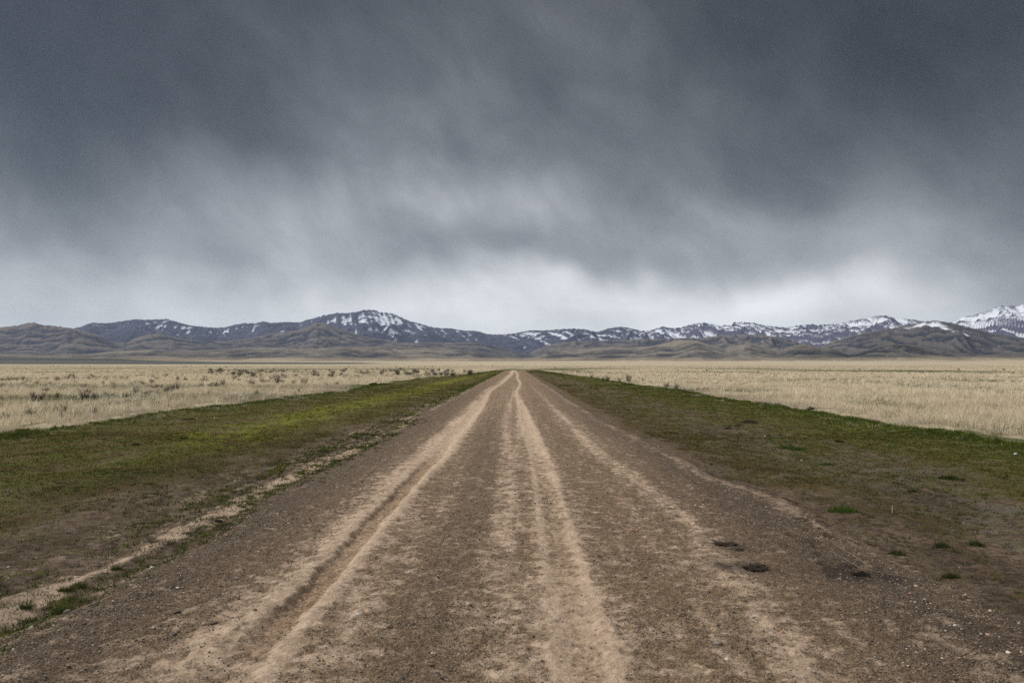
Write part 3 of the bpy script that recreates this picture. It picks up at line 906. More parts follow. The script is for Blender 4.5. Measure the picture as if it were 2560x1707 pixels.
bag.add(*blades(np.stack([X, Y, z], 1), rng.uniform(.28, .52, len(X)), np.maximum(.005, .0004 * Y), np.full(len(X), .40), c, 14, .06 + .0006 * Y, True))
tag(bag.build('dry_grass', M_blade), 'tan dry bunch grass covering the plain on both sides', 'grass', kind='stuff')

bag = Bag()
for (cnt, y0, y1, pw, nb) in ((130000, 4.5, 20, 1.0, 3), (90000, 18, 70, 1.3, 3), (40000, 65, 250, 1.3, 2)):
    t = rng.uniform(0, 1, cnt)
    Y = y0 * (y1 / y0) ** t if pw == 1.3 else y0 + (y1 - y0) * t ** 1.2
    side = rng.uniform(0, 1, cnt) < .5
    ol, orr = out_l(np.clip(Y, 3, 300)), out_r(np.clip(Y, 3, 300))
    X = np.where(side, rng.uniform(0, 1, cnt) * (ol + 3.2) - 3.2, 3.2 + rng.uniform(0, 1, cnt) * (orr - 3.2))
    ok = np.abs(X) < .7 * Y + 3
    X, Y = X[ok], Y[ok]
    g = ground(X, Y)
    brk = fbm(X * 3.5, Y * 3.5, 821, 3)
    keep = rng.uniform(0, 1, len(X)) < (g['cover'] + .75 * brk - .10).clip(0, 1) * g['verge']
    X, Y = X[keep], Y[keep]
    G = {k: v[keep] for k, v in g.items()}
    u = rng.uniform(0, 1, len(X))
    c = np.array([.062, .078, .014]) * (1 + .25 * rng.normal(0, 1, len(X)))[:, None]
    ms = (u < G['moss'])[:, None]
    c = np.where(ms, np.array([.19, .205, .024]) * (1 + .15 * rng.normal(0, 1, len(X)))[:, None], c)
    rs = (rng.uniform(0, 1, len(X)) < G['rust'] * .9)[:, None]
    rs = rs & ~((G['cover'] < .5)[:, None] & (rng.uniform(0, 1, len(X)) < .75)[:, None])
    sp_ = (G['cover'] < .5)[:, None] & ~rs & ~ms
    c = np.where(sp_, np.array([.036, .043, .012]) * (1 + .3 * rng.normal(0, 1, len(X)))[:, None], c)
    c = np.where(rs, np.array([.105, .077, .028]) * (1 + .25 * rng.normal(0, 1, len(X)))[:, None], c)
    dk = (rng.uniform(0, 1, len(X)) < G['ridge'] * .42)[:, None]
    c = np.where(dk, np.array([.055, .085, .014]) * (1 + .25 * rng.normal(0, 1, len(X)))[:, None], c)
    h = (.022 + .02 * G['cover'] + .045 * G['ridge'] + .01 * rng.normal(0, 1, len(X)) + .03 * ((G['sl'] < .12) & (X < 0))).clip(.012, .12)
    P = np.stack([X, Y, G['z'] + .004], 1)
    bag.add(*blades(P, h, np.maximum(.006, .0008 * Y), np.full(len(X), .9), c, nb, np.full(len(X), .02) + .001 * Y, False))
# mossy clumps in loose lines along the left road edge, and small dark clumps on the bare soil of both verges
for fn, n_, sg, y0, y1, off in ((moss_a, 1500, .17, 4, 24, -.05), (moss_b, 700, .24, 5, 26, 0), (None, 2600, 0, 4.5, 13, 0)):
    Y = y0 * (y1 / y0) ** rng.uniform(0, 1, n_)
    if fn is None:
        X = np.where(rng.uniform(0, 1, n_) < .42, -3.7 - 3.0 * rng.uniform(0, 1, n_), 3.6 + 4.2 * rng.uniform(0, 1, n_))
        kp = fbm(X * 1.1, Y * .8, 861, 2) > -.1
    else:
        X = fn(Y) + off + sg * rng.normal(0, 1, n_)
        kp = fbm(X * .9, Y * .9, 851, 2) > -.25
    X, Y = X[kp], Y[kp]
    g = ground(X, Y)
    lt = rng.uniform(0, 1, len(X))[:, None]
    dk_ = np.array([.034, .042, .012])
    c = dk_ + (np.array([.085, .100, .018]) - dk_) * lt * (.35 if fn is None else 1)
    sz = rng.uniform(.018, .05, len(X))
    bag.add(*blades(np.stack([X, Y, g['z'] + .002], 1), sz * .95, np.maximum(.006, .0009 * Y), np.full(len(X), .9), c, 16, sz, False))
tag(bag.build('verge_grass', M_turf), 'short green and rust coloured turf on the road verges', 'grass', kind='stuff')

# ------------------------------------------------------------------ loose gravel
ico = bmesh.new()
bmesh.ops.create_icosphere(ico, subdivisions=1, radius=1)
IV = np.array([v.co[:] for v in ico.verts]); IF = np.array([[v.index for v in q.verts] for q in ico.faces])
ico.free()


def stones(X, Y, Zg, S, C):
    n = len(X)
    q = IV[None] * (1 + rng.uniform(-.28, .28, (n, len(IV), 1)))
    q = q * (S[:, None] * np.stack([rng.uniform(.8, 1.4, n), rng.uniform(.6, 1.1, n), rng.uniform(.4, .75, n)], 1))[:, None, :]
    th = rng.uniform(0, 2 * np.pi, n)
    c, s = np.cos(th)[:, None], np.sin(th)[:, None]
    x, y = q[..., 0] * c - q[..., 1] * s, q[..., 0] * s + q[..., 1] * c
    Vv = np.stack([x + X[:, None], y + Y[:, None], q[..., 2] + (Zg + S * .18)[:, None]], -1).reshape(-1, 3)
    T = (np.arange(n)[:, None, None] * len(IV) + IF[None]).reshape(-1, 3)
    return Vv, np.zeros((0, 4), int), T, np.repeat(C, len(IV), 0)


PAL = np.array([[.09, .07, .055], [.13, .10, .075], [.17, .13, .095], [.06, .052, .048], [.21, .16, .115], [.30, .24, .185], [.42, .37, .31], [.24, .15, .105], [.14, .135, .135]])
bag = Bag()
for (cnt, y0, y1, smin, smax) in ((60000, 2.8, 9, .003, .0085), (26000, 8, 26, .005, .013), (1300, 3, 14, .009, .018)):
    Y = y0 * (y1 / y0) ** rng.uniform(0, 1, cnt)
    X = rng.uniform(-1, 1, cnt) * np.minimum(.72 * Y + .5, 3.5 + 4 * (rng.uniform(0, 1, cnt) < .22))
    g = ground(X, Y)
    gp = fbm(X * 1.3, Y * 1.3, 831, 3)
    pr = np.where(g['road'] > .5, (1.0 - 1.0 * g['dust']).clip(.05, 1) * (.55 + .9 * gp + .35 * sstep(np.abs(X), 1.4, 2.8)), .10 + .6 * g['gravelly'])
    keep = rng.uniform(0, 1, cnt) < pr
    X, Y, zg = X[keep], Y[keep], g['z'][keep]
    S = smin + (smax - smin) * rng.uniform(0, 1, len(X)) ** 2.2
    ci = rng.choice(len(PAL), len(X), p=[.14, .14, .13, .15, .13, .13, .08, .05, .05])
    bag.add(*stones(X, Y, zg, S, PAL[ci] * rng.uniform(.8, 1.25, (len(X), 1))))
tag(bag.build('gravel', M_stone), 'loose grey and brown gravel scattered over the dirt road', 'gravel', kind='stuff')

# ------------------------------------------------------------------ shrubs
def gz(x, y):
    return float(ground(np.array([x]), np.array([y]))['z'][0])


def tube(pts, rad, sides=3):
    pts = np.asarray(pts, float); n = len(pts)
    V, Q = [], []
    for i in range(n):
        d = pts[min(i + 1, n - 1)] - pts[max(i - 1, 0)]
        d = d / (np.linalg.norm(d) + 1e-9)
        a = np.cross(d, [0.3, 0.2, 1.0] if abs(d[2]) < .9 else [1, 0, 0]); a /= np.linalg.norm(a)
        b = np.cross(d, a)
        for k in range(sides):
            t = 2 * math.pi * k / sides
            V.append(pts[i] + rad[i] * (a * math.cos(t) + b * math.sin(t)))
    for i in range(n - 1):
        for k in range(sides):
            Q.append((i * sides + k, i * sides + (k + 1) % sides, (i + 1) * sides + (k + 1) % sides, (i + 1) * sides + k))
    return np.array(V), np.array(Q)


KINDS = {   # stem colour, leaf colour, leaf count, upward spread, stems, leaf size
    'brown': ((.120, .092, .078), (.135, .115, .098), 170, .85, 20, .055),
    'grey': ((.110, .095, .088), (.150, .140, .128), 300, .75, 18, .055),
    'green': ((.075, .065, .050), (.058, .066, .036), 420, .70, 16, .060),
    'red': ((.085, .042, .034), (.10, .065, .050), 60, .95, 24, .045),
    'low': ((.060, .055, .035), (.060, .070, .028), 520, .45, 14, .065),
}


def shrub_data(kind, seed):
    """unit shrub (about 1 m wide): branches and foliage as two meshes' arrays"""
    r = np.random.default_rng(seed)
    sc_, lc, nl, up, ns, ls = KINDS[kind]
    S, Lf, tips = Bag(), Bag(), []
    zero = np.zeros((0, 3), int)
    for i in range(ns):
        th = 2 * math.pi * i / ns + r.normal(0, .3)
        L = r.uniform(.35, .62)
        tilt = r.uniform(.15, 1.15) * (1.25 - .35 * up)
        d = np.array([math.cos(th) * math.sin(tilt), math.sin(th) * math.sin(tilt), math.cos(tilt) * up + .1])
        p = np.array([math.cos(th), math.sin(th), 0]) * r.uniform(0, .06)
        pts = [p]
        for k in range(4):
            d = d + r.normal(0, .16, 3) + np.array([0, 0, .06])
            d /= np.linalg.norm(d)
            p = p + d * L / 4
            pts.append(p)
        V, Q = tube(pts, [.016, .013, .010, .007, .004])
        S.add(V, Q, zero, np.tile(np.array(sc_) * r.uniform(.8, 1.3), (len(V), 1)))
        for k in (1, 2, 2, 3, 3, 4):
            q = pts[k] + 0
            e = d * .6 + r.normal(0, .6, 3) + np.array([0, 0, .35])
            e /= np.linalg.norm(e)
            l = r.uniform(.10, .24)
            tw = [q, q + e * l * .5 + r.normal(0, .02, 3), q + e * l + r.normal(0, .03, 3)]
            V, Q = tube(tw, [.007, .005, .003])
            S.add(V, Q, zero, np.tile(np.array(sc_) * r.uniform(.8, 1.4), (len(V), 1)))
            tips += tw[1:]
    tips = np.array(tips)
    for i in range(nl):
        c = tips[r.integers(len(tips))] + r.normal(0, .035, 3)
        c[2] = max(c[2], .015)
        a = r.normal(0, 1, 3); a /= np.linalg.norm(a)
        b = np.cross(a, r.normal(0, 1, 3)); b /= np.linalg.norm(b)
        s1, s2 = ls * r.uniform(.5, 1.1), ls * r.uniform(.25, .6)
        V = np.array([c - a * s1 * .5, c + b * s2 * .5, c + a * s1 * .5, c - b * s2 * .5])
        Lf.add(V, np.array([[0, 1, 2, 3]]), zero, np.tile(np.array(lc) * r.uniform(.6, 1.5), (4, 1)))
    return S, Lf


M_shrub = attr_material('shrub_bark_and_leaf', .9, .1)
PROTO = {}


def bag_mesh(bags, name):
    B = Bag()
    for b in bags:
        B.add(np.concatenate(b.V), np.concatenate(b.Q), np.concatenate(b.T), np.concatenate(b.C))
    o = B.build(name, M_shrub)
    me_ = o.data
    bpy.data.objects.remove(o)
    return me_


for kd in KINDS:
    for j in range(3):
        S, Lf = shrub_data(kd, 900 + 10 * list(KINDS).index(kd) + j)
        PROTO[kd, j] = (bag_mesh([S], 'branches'), bag_mesh([Lf], 'foliage'), bag_mesh([S, Lf], 'sagebrush'))


def shrub(u, v, wpx, kind, label, group, parts=True, hfac=1.0):
    """wpx: its width in photo pixels at the traced spot"""
    x, y = px_ground(u, v)
    y = min(y, 900); x = px_ground(u, v)[0] * y / px_ground(u, v)[1]
    w_ = wpx / FPX * y * 1.05
    j = random.randrange(3)
    br, fo, one = PROTO[kind, j]
    if parts:
        o = bpy.data.objects.new('sagebrush', None)
        for nm, me_ in (('branches', br), ('foliage', fo)):
            c = bpy.data.objects.new(nm, me_)
            col.objects.link(c)
            c.parent = o
    else:
        o = bpy.data.objects.new('sagebrush', one)
    col.objects.link(o)
    o.location = (x, y, gz(x, y) - .01)
    o.rotation_euler = (0, 0, random.uniform(0, 6.28))
    o.scale = (w_, w_, max(w_ * random.uniform(.95, 1.2) * hfac + .14, .36))
    tag(o, label, 'shrub', group)
    return o


ORD = ['leftmost', 'second from the left', 'third from the left', 'fourth from the left', 'fifth from the left', 'sixth from the left', 'seventh from the left', 'eighth from the left',
       'ninth from the left', 'tenth from the left', 'eleventh from the left', 'twelfth from the left', 'thirteenth from the left', 'fourteenth from the left', 'fifteenth from the left',
       'sixteenth from the left', 'seventeenth from the left', 'eighteenth from the left', 'nineteenth from the left', 'twentieth from the left']
zA = lambda x, y: (x / 5.47, 860 + y / 5.47)
zB = lambda x, y: (430 + x / 5.47, 860 + y / 5.47)
zC = lambda x, y: (850 + x / 2.735, 720 + y / 2.735)
zD = lambda x, y: (2050 + x / 4.612, 880 + y / 4.612)
ADJ = {'brown': 'brown woody', 'grey': 'grey', 'green': 'dark green', 'red': 'reddish bare-stemmed', 'low': 'low green'}
# single shrubs with a look or a place of their own: near left field
for (p, wd, kd, hf, lb) in (
        (zA(490, 812), 170, 'red', .9, 'large reddish bare sagebrush alone in the dry grass at the left'),
        (zA(20, 885), 80, 'red', 1.0, 'small reddish shrub at the left edge of the field'),
        (zA(850, 975), 190, 'low', .8, 'wide dark green mat of sagebrush in the nearest grass'),
        (zA(835, 1045), 120, 'green', .7, 'dark green bush directly below the wide dark mat'),
        (zA(50, 1030), 160, 'low', .7, 'low green mat by the left edge just above the verge'),
        (zA(400, 955), 170, 'low', .6, 'thin low green mat left of the wide dark one'),
        (zA(1290, 1010), 120, 'green', 1.1, 'upright dark sagebrush close to the green verge edge'),
        (zA(1170, 742), 120, 'green', .7, 'dark green low bush in the middle of the left grass'),
        (zA(1290, 740), 110, 'low', .8, 'green bush touching the dark low bush on its right'),
        (zA(1500, 765), 120, 'grey', .9, 'grey green bush at the right end of the middle patch'),
        (zA(1560, 870), 190, 'low', .5, 'flat green mat under the middle bushes'),
        (zA(1980, 805), 160, 'low', .7, 'rounded dark green cushion of sagebrush near the verge'),
        (zA(1900, 885), 190, 'low', .4, 'flat pale green mat below the rounded dark cushion'),
        (zA(640, 905), 130, 'low', .5, 'small flat mat above the wide dark mat'),
        (zA(610, 705), 40, 'green', 1.2, 'tiny dark upright bush behind the large reddish sagebrush'),
        (zA(720, 745), 50, 'brown', .9, 'small brown twiggy bush right of the large reddish sagebrush'),
        (zA(870, 632), 45, 'brown', 1.2, 'small pointed brown bush in open dry grass'),
        (zA(1010, 605), 70, 'grey', .9, 'pale grey bush in open dry grass below the dark row'),
        (zA(1070, 658), 45, 'green', .9, 'small green bush below the pale grey bush'),
        (zA(1400, 608), 45, 'green', 1.1, 'small dark bush alone in the bright dry grass'),
        (zA(1800, 692), 60, 'brown', .9, 'thin brown bush above the grey green bush'),
        (zA(1720, 722), 60, 'grey', .8, 'faint grey bush in tall pale grass'),
        (zA(2340, 655), 140, 'green', .8, 'dark green bush at the left foot of the tall brown sagebrush'),
        (zB(60, 668), 170, 'brown', 1.25, 'tall brown sagebrush with many bare upright stems'),
        (zB(230, 640), 100, 'grey', .8, 'grey bush just right of the tall brown sagebrush'),
        (zB(340, 618), 60, 'green', .9, 'small dark green bush with a round top'),
        (zB(510, 702), 90, 'green', .8, 'dark green low bush in grass left of centre'),
        (zB(1150, 722), 110, 'green', 1.1, 'upright dark green and grey bush near the verge'),
        (zB(1735, 668), 60, 'brown', 1.0, 'small dark brown bush beside the green verge'),
        (zB(1650, 680), 110, 'low', .5, 'low green mat beside the small dark brown bush'),
        (zB(1310, 612), 60, 'brown', 1.0, 'thin brown bush below the sagebrush thicket'),
        (zB(20, 790), 110, 'green', .9, 'soft green bush right of the pale dead stem'),
        (zB(170, 790), 130, 'low', .7, 'low green bush in tall pale grass by the verge'),
        (zB(2110, 592), 70, 'brown', 1.0, 'small brown bush at the right end of the thicket'),
        (zB(720, 780), 90, 'low', .4, 'thin flat mat just above the verge edge')):
    shrub(p[0], p[1], wd / 5.47, kd, lb, 'single shrubs in the left field', True, hf)
# the dark row across the far left of the field
row = [(20, 520, 80, 'green'), (70, 520, 60, 'green'), (130, 518, 90, 'green'), (215, 512, 100, 'green'), (310, 505, 80, 'brown'), (330, 580, 60, 'grey'), (500, 562, 80, 'brown'), (560, 520, 60, 'brown'),
       (640, 500, 70, 'grey'), (790, 518, 110, 'green'), (920, 508, 110, 'green'), (1030, 504, 90, 'green'), (1210, 500, 90, 'grey'), (1310, 512, 80, 'brown'), (1440, 510, 100, 'grey'),
       (1650, 490, 90, 'brown'), (1740, 490, 60, 'grey'), (2070, 548, 100, 'brown'), (2150, 490, 80, 'brown')]
for i, (x, y, wd, kd) in enumerate(row):
    u, v = zA(x, y)
    shrub(u, v, wd / 5.47, kd, ADJ[kd] + ' bush, ' + ORD[i] + ' in the scrub row across the far left field', 'scrub row across the left field', True, 1.0)
# the thicket of taller sagebrush between the row and the road
row = [(80, 505, 100, 'brown'), (420, 520, 90, 'grey'), (470, 520, 90, 'brown'), (520, 602, 100, 'brown'), (610, 605, 150, 'brown'), (705, 565, 120, 'grey'), (800, 590, 70, 'brown'), (860, 500, 120, 'brown'),
       (1090, 575, 150, 'grey'), (1110, 470, 110, 'green'), (1240, 545, 120, 'brown'), (1320, 550, 110, 'brown'), (1440, 545, 160, 'brown'), (1520, 545, 90, 'green'), (1670, 552, 110, 'green'),
       (1700, 470, 80, 'brown'), (1810, 592, 150, 'brown'), (2190, 455, 90, 'green'), (2250, 570, 100, 'grey')]
for i, (x, y, wd, kd) in enumerate(row):
    u, v = zB(x, y)
    shrub(u, v, wd / 5.47, kd, ADJ[kd] + ' sagebrush, ' + ORD[i] + ' in the thicket left of the road', 'sagebrush thicket left of the road', True, 1.0)
# right field
for (p, wd, kd, hf, lb) in (
        (zD(190, 362), 30, 'green', .9, 'tiny dark bush left of the grey one in the right field'),
        (zD(320, 412), 55, 'grey', 1.1, 'small grey upright bush in the right field'),
        (zD(770, 446), 110, 'low', .45, 'dark low cushion bush in the right field'),
        (zD(790, 555), 120, 'grey', .6, 'grey green bush in tall dry grass of the right field'),
        (zD(1255, 347), 50, 'brown', .9, 'small brown bush far out in the right field'),
        (zD(1290, 345), 30, 'brown', 1.1, 'tiny brown bush touching the small brown one far out'),
        (zD(1380, 350), 40, 'grey', .8, 'faint grey bush right of the two brown ones far out'),
        (zD(70, 362), 80, 'grey', .5, 'pale flat bush at the left of the right field'),
        (zD(1190, 515), 40, 'green', .8, 'small green bush half sunk in pale grass'),
        (zD(440, 620), 110, 'low', .4, 'flat green mat near the right verge edge')):
    shrub(p[0], p[1], wd / 4.612, kd, lb, 'single shrubs in the right field', True, hf)
row = [(1625, 578, 25, 'grey'), (1720, 615, 35, 'green'), (1760, 622, 25, 'brown'), (1800, 630, 35, 'brown'), (1830, 634, 45, 'green'), (1910, 636, 30, 'grey'), (1975, 642, 70, 'brown'), (2070, 645, 40, 'grey'),
       (2130, 655, 30, 'green'), (2235, 682, 50, 'green'), (2300, 690, 60, 'grey')]
for i, (x, y, wd, kd) in enumerate(row):
    u, v = zC(x, y)
    shrub(u, v, wd / 2.735, kd, ADJ[kd] + ' shrub, ' + ORD[i] + ' along the right verge', 'shrubs beyond the right verge', True, 1.0)
# far scattered shrubs, a few pixels each: nothing tells them apart
for i in range(165):
    u, v = random.uniform(520, 1180), random.uniform(929, 944) if random.random() < .7 else random.uniform(924, 932)
    if u > 900: v = min(v, 939)
    shrub(u, v, random.uniform(6, 16) * (.6 + (v - 922) / 24), random.choice(['brown', 'brown', 'grey', 'green']), 'small distant shrub in the dry grass left of the road end',
          'distant shrubs left of the road', True, .9)
for i in range(70):
    v = 940 + 62 * random.random() ** 1.4
    u = random.uniform(0, 1) * max(60, 900 - (v - 940) * 9.5)
    shrub(u, v, random.uniform(9, 18) * (.5 + (v - 922) / 55), random.choice(['brown', 'grey', 'grey', 'green', 'low']), 'small low sagebrush scattered in the near dry grass at the left',
          'small sagebrush scattered in the left field', True, .8)
for i in range(26):
    u, v = random.uniform(1430, 2540), random.uniform(925, 945)
    shrub(u, v, random.uniform(4, 9), random.choice(['brown', 'grey', 'green']), 'small distant shrub in the dry grass of the right field', 'distant shrubs in the right field', True, .9)
for i, (u, v) in enumerate([(134, 916.8), (146, 917), (206, 917.6), (225, 917.3), (376, 917.6), (464, 917.4), (478, 917.3), (515, 917.6), (566, 917.6), (872, 917), (990, 919.5), (1021, 919.5), (1062, 918),
                            (1081, 917.5), (1231, 917), (1387, 919.8)]):
    shrub(u, v, 5, 'green', 'dark speck of a bush far out near the horizon', 'dark bushes near the horizon', False, 1.0)


# ------------------------------------------------------------------ clods and droppings
from mathutils import noise as mnoise, Vector
M_clod = attr_material('dark_clod', .95, 0, .1)


def clod(u, v, wd, dp, ht, seed, label, cat='dung', name='dung_pile', colr=(.034, .025, .018)):
    x, y = px_ground(u, v)
    b = bmesh.new()
    bmesh.ops.create_icosphere(b, subdivisions=4, radius=.5)
    o3 = Vector((seed * 7.3, seed * 3.1, 0))
    C = []
    for q in b.verts:
        n = q.co.normalized()
        lump = mnoise.fractal(n * 2.2 + o3, .8, 2.1, 5)
        fl = mnoise.noise(n * 9 + o3)
        k = max(.5, 1 + .34 * lump + .16 * fl)
        q.co = Vector((q.co.x * k * wd, q.co.y * k * dp, max(q.co.z, -.12) * k * ht * 2 * (.75 + .6 * abs(lump))))
        C.append(np.array(colr) * (1 + .7 * fl + .5 * lump))
    me_ = bpy.data.meshes.new(name)
    b.to_mesh(me_)
    b.free()
    a = me_.attributes.new('col', 'FLOAT_COLOR', 'POINT')
    c4 = np.ones((len(C), 4), np.float32)
    c4[:, :3] = np.clip(C, .006, .8)
    a.data.foreach_set('color', c4.ravel())
    me_.materials.append(M_clod)
    o = bpy.data.objects.new(name, me_)
    col.objects.link(o)
    o.location = (x, y, gz(x, y))
    o.rotation_euler = (0, 0, random.uniform(-.3, .3))
    return tag(o, label, cat)


for args in ((1889, 1436, .22, .14, .040, 1, 'dark crumbly mound of dung on the right side of the road'),
             (1812, 1370, .24, .14, .018, 2, 'flattened dark dung patch on the road behind the taller mound'),
             (1842, 1384, .15, .10, .014, 3, 'small dark dung lump joined to the flattened patch'),
             (1872, 1053, .42, .30, .07, 4, 'large dark dung pile on the right green verge'),
             (1845, 1058, .20, .18, .05, 5, 'medium dark dung pile left of the large one on the verge'),
             (1820, 1067.5, .20, .16, .045, 6, 'flattest dark dung pile on the verge, nearest the road'),
             (474, 1046.5, .48, .20, .04, 8, 'long dark dung patch on the left green verge'),
             (2149, 1440, .15, .10, .03, 10, 'black clod lying under the dry stalks at the road edge')):
    clod(*args)
clod(546, 1296, .10, .06, .02, 9, 'dark earth clod on the sandy strip at the left road edge', 'clod', 'earth_clod', (.03, .023, .017))
clod(2031, 1028, .46, .22, .06, 7, 'black weathered log lying where verge meets dry grass', 'log', 'fallen_log', (.022, .019, .016))
clod(934, 962, .75, .6, .20, 11, 'dark green hummock on the left verge edge in the distance', 'hummock', 'turf_hummock', (.030, .042, .009))

# ------------------------------------------------------------------ single stones
def stone(u, v, wpx, colr, flat, label, seed):
    x, y = px_ground(u, v)
    s = wpx / FPX * math.hypot(y, 1.65)
    b = bmesh.new()
    bmesh.ops.create_icosphere(b, subdivisions=3, radius=.5)
    C = []
    for q in b.verts:
        n = q.co.normalized()
        k = 1 + .35 * mnoise.noise(n * 1.3 + Vector((seed * 3.3, 0, 0))) + .08 * mnoise.noise(n * 5 + Vector((0, seed * 2.1, 0)))
        q.co = Vector((q.co.x * k * s, q.co.y * k * s * .8, q.co.z * k * s * flat))
        C.append(np.array(colr) * (1 + .3 * mnoise.noise(n * 6 + Vector((seed, 0, 3)))))
    me_ = bpy.data.meshes.new('stone')
    b.to_mesh(me_)
    b.free()
    a = me_.attributes.new('col', 'FLOAT_COLOR', 'POINT')
    c4 = np.ones((len(C), 4), np.float32)
    c4[:, :3] = C
    a.data.foreach_set('color', c4.ravel())
    me_.materials.append(M_stone)
    me_.polygons.foreach_set('use_smooth', np.ones(len(me_.polygons), bool))
    o = bpy.data.objects.new('stone', me_)
    col.objects.link(o)
    o.location = (x, y, gz(x, y) + s * flat * .22)
    o.rotation_euler = (random.uniform(-.2, .2), random.uniform(-.2, .2), random.uniform(0, 6.28))
    return tag(o, label, 'stone', 'single stones on the road and verge')


PALE, TAN, GREY, DARK, RUST = (.50, .45, .38), (.36, .27, .19), (.165, .15, .13), (.075, .065, .056), (.30, .175, .115)
for i, (u, v, wd, cc_, fl, lb) in enumerate((
        (380, 1417, 13, PALE, .7, 'pale cream stone beside the moss line at the left road edge'),
        (238, 1511, 13, GREY, .65, 'rounded grey stone among gravel at the lower left'),
        (168, 1521, 15, GREY, .7, 'larger grey stone touching the moss at the lower left'),
        (78, 1561, 11, PALE, .6, 'flat pale stone closest to the lower left corner'),
        (164, 1553, 13, TAN, .5, 'flat tan stone in the dark gravel at lower left'),
        (225, 1534, 11, DARK, .7, 'dark stone between the grey ones at lower left'),
        (443, 1546, 17, DARK, .5, 'dark flat stone on the gravel left of the deep rut'),
        (444, 1482, 9, PALE, .7, 'small pale stone uphill of the dark flat one'),
        (192, 1425, 13, TAN, .4, 'flat tan stone on the sandy strip at the left'),
        (21, 1399, 6, (.50, .47, .43), .8, 'white pebble on the dark soil at the left edge'),
        (588, 1187, 5, (.50, .47, .43), .8, 'white pebble in the turf of the left verge'),
        (897, 1558, 13, PALE, .5, 'pale oval stone just right of the deep rut'),
        (1170, 1530, 9, PALE, .6, 'small pale stone on the dark gravel between the tracks'),
        (1581, 1336, 11, RUST, .7, 'reddish brown pebble right of the middle track'),
        (1593, 1336, 9, RUST, .8, 'smaller pebble touching the reddish brown one'),
        (1957, 1606, 11, RUST, .8, 'orange stone on the dark dirt at lower right'),
        (1795, 1638, 20, GREY, .45, 'flat grey stone at the bottom right of the road'),
        (2291, 1467, 12, (.38, .27, .21), .6, 'pinkish stone near the dry stalks'),
        (2275, 1489, 9, RUST, .7, 'small rust coloured stone below the pinkish one'),
        (2388, 1573, 10, PALE, .7, 'pale stone on dark soil at the lower right'),
        (2521, 1640, 14, PALE, .5, 'pale stone closest to the lower right corner'),
        (2539, 1131, 9, (.50, .48, .45), .8, 'white stone on the green verge at the right edge'),
        (1912, 1083, 5, (.50, .48, .45), .8, 'white stone on the right verge below the dung piles'),
        (2004, 1142, 5, (.50, .48, .45), .8, 'white stone on the gravelly part of the right verge'),
        (536, 1042, 5, (.6, .55, .48), .7, 'pale stone on the left verge right of the dark dung'),
        (492, 1044, 4, (.6, .5, .4), .7, 'tiny tan stone at the end of the dark dung'))):
    stone(u, v, wd, cc_, fl, lb, i + 1)

# ------------------------------------------------------------------ green tufts on the bare soil
def tuft(u, v, wd, h, colr, label, group='green tufts on the verges'):
    x, y = px_ground(u, v)
    n = max(30, int(260 * wd / .35))
    th = rng.uniform(0, 2 * np.pi, n); r2 = np.sqrt(rng.uniform(0, 1, n)) * wd * .5
    X = x + r2 * np.cos(th); Y = y + r2 * np.sin(th) * .8
    zz = ground(X, Y)['z'] - (0)
    c = np.array(colr) * (1 + .3 * rng.normal(0, 1, n)).clip(.4, 1.8)[:, None]
    hh_ = 1.5 * h * (1.1 - .8 * (r2 / (wd * .5)) ** 2) * rng.uniform(.6, 1.2, n)
    b = Bag()
    b.add(*blades(np.stack([X - x, Y - y, zz - gz(x, y)], 1), hh_, np.full(n, max(.006, .0007 * y)), np.full(n, .8), c, 4, np.full(n, .012), False))
    o = b.build('grass_tuft', M_turf)
    o.location = (x, y, gz(x, y))
    return tag(o, label, 'grass tuft', group)


BR, DG = (.066, .096, .018), (.050, .058, .017)
for a in ((2108, 1270, .36, .06, BR, 'large bright green tuft at the right edge of the road'), (2376, 1190, .40, .05, DG, 'wide dark green tuft in the middle of the right verge'),
          (1982, 1116, .60, .05, BR, 'wide bright green patch below the dung piles on the right verge'), (2283, 1220, .14, .04, DG, 'small dark tuft below the wide dark green one'),
          (2376, 1426, .12, .05, DG, 'small dark tuft nearest the lower right on bare soil'), (2350, 1352, .14, .05, DG, 'dark tuft on bare soil right of the sandy strip'),
          (2097, 1099, .16, .06, DG, 'small dark tuft on the green part of the right verge'), (2240, 1371, .16, .05, DG, 'dark tuft at the end of the pale sandy strip'),
          (2068, 1150, .30, .04, BR, 'small bright green patch on the gravelly right verge'), (2440, 1350, .14, .05, DG, 'dark tuft near the right edge on bare soil'),
          (155, 1515, .14, .05, (.060, .072, .018), 'mossy green clump in the left moss line, nearest the camera'),
          (64, 1504, .11, .04, (.060, .072, .018), 'mossy clump alone on the sandy strip at the left'),
          (197, 1452, .10, .05, (.066, .082, .02), 'upright mossy clump on the left edge of the moss line'),
          (168, 1462, .12, .04, (.060, .072, .018), 'mossy clump below the upright one at the left'),
          (293, 1408, .10, .04, (.060, .072, .018), 'mossy clump halfway along the left moss line'),
          (460, 1090, .22, .06, DG, 'dark green tuft on the left verge turf'), (340, 1106, .20, .05, DG, 'dark green tuft further left on the left verge turf')):
    tuft(*a)

# ------------------------------------------------------------------ dry stalks
M_straw = attr_material('straw', .8, 0)


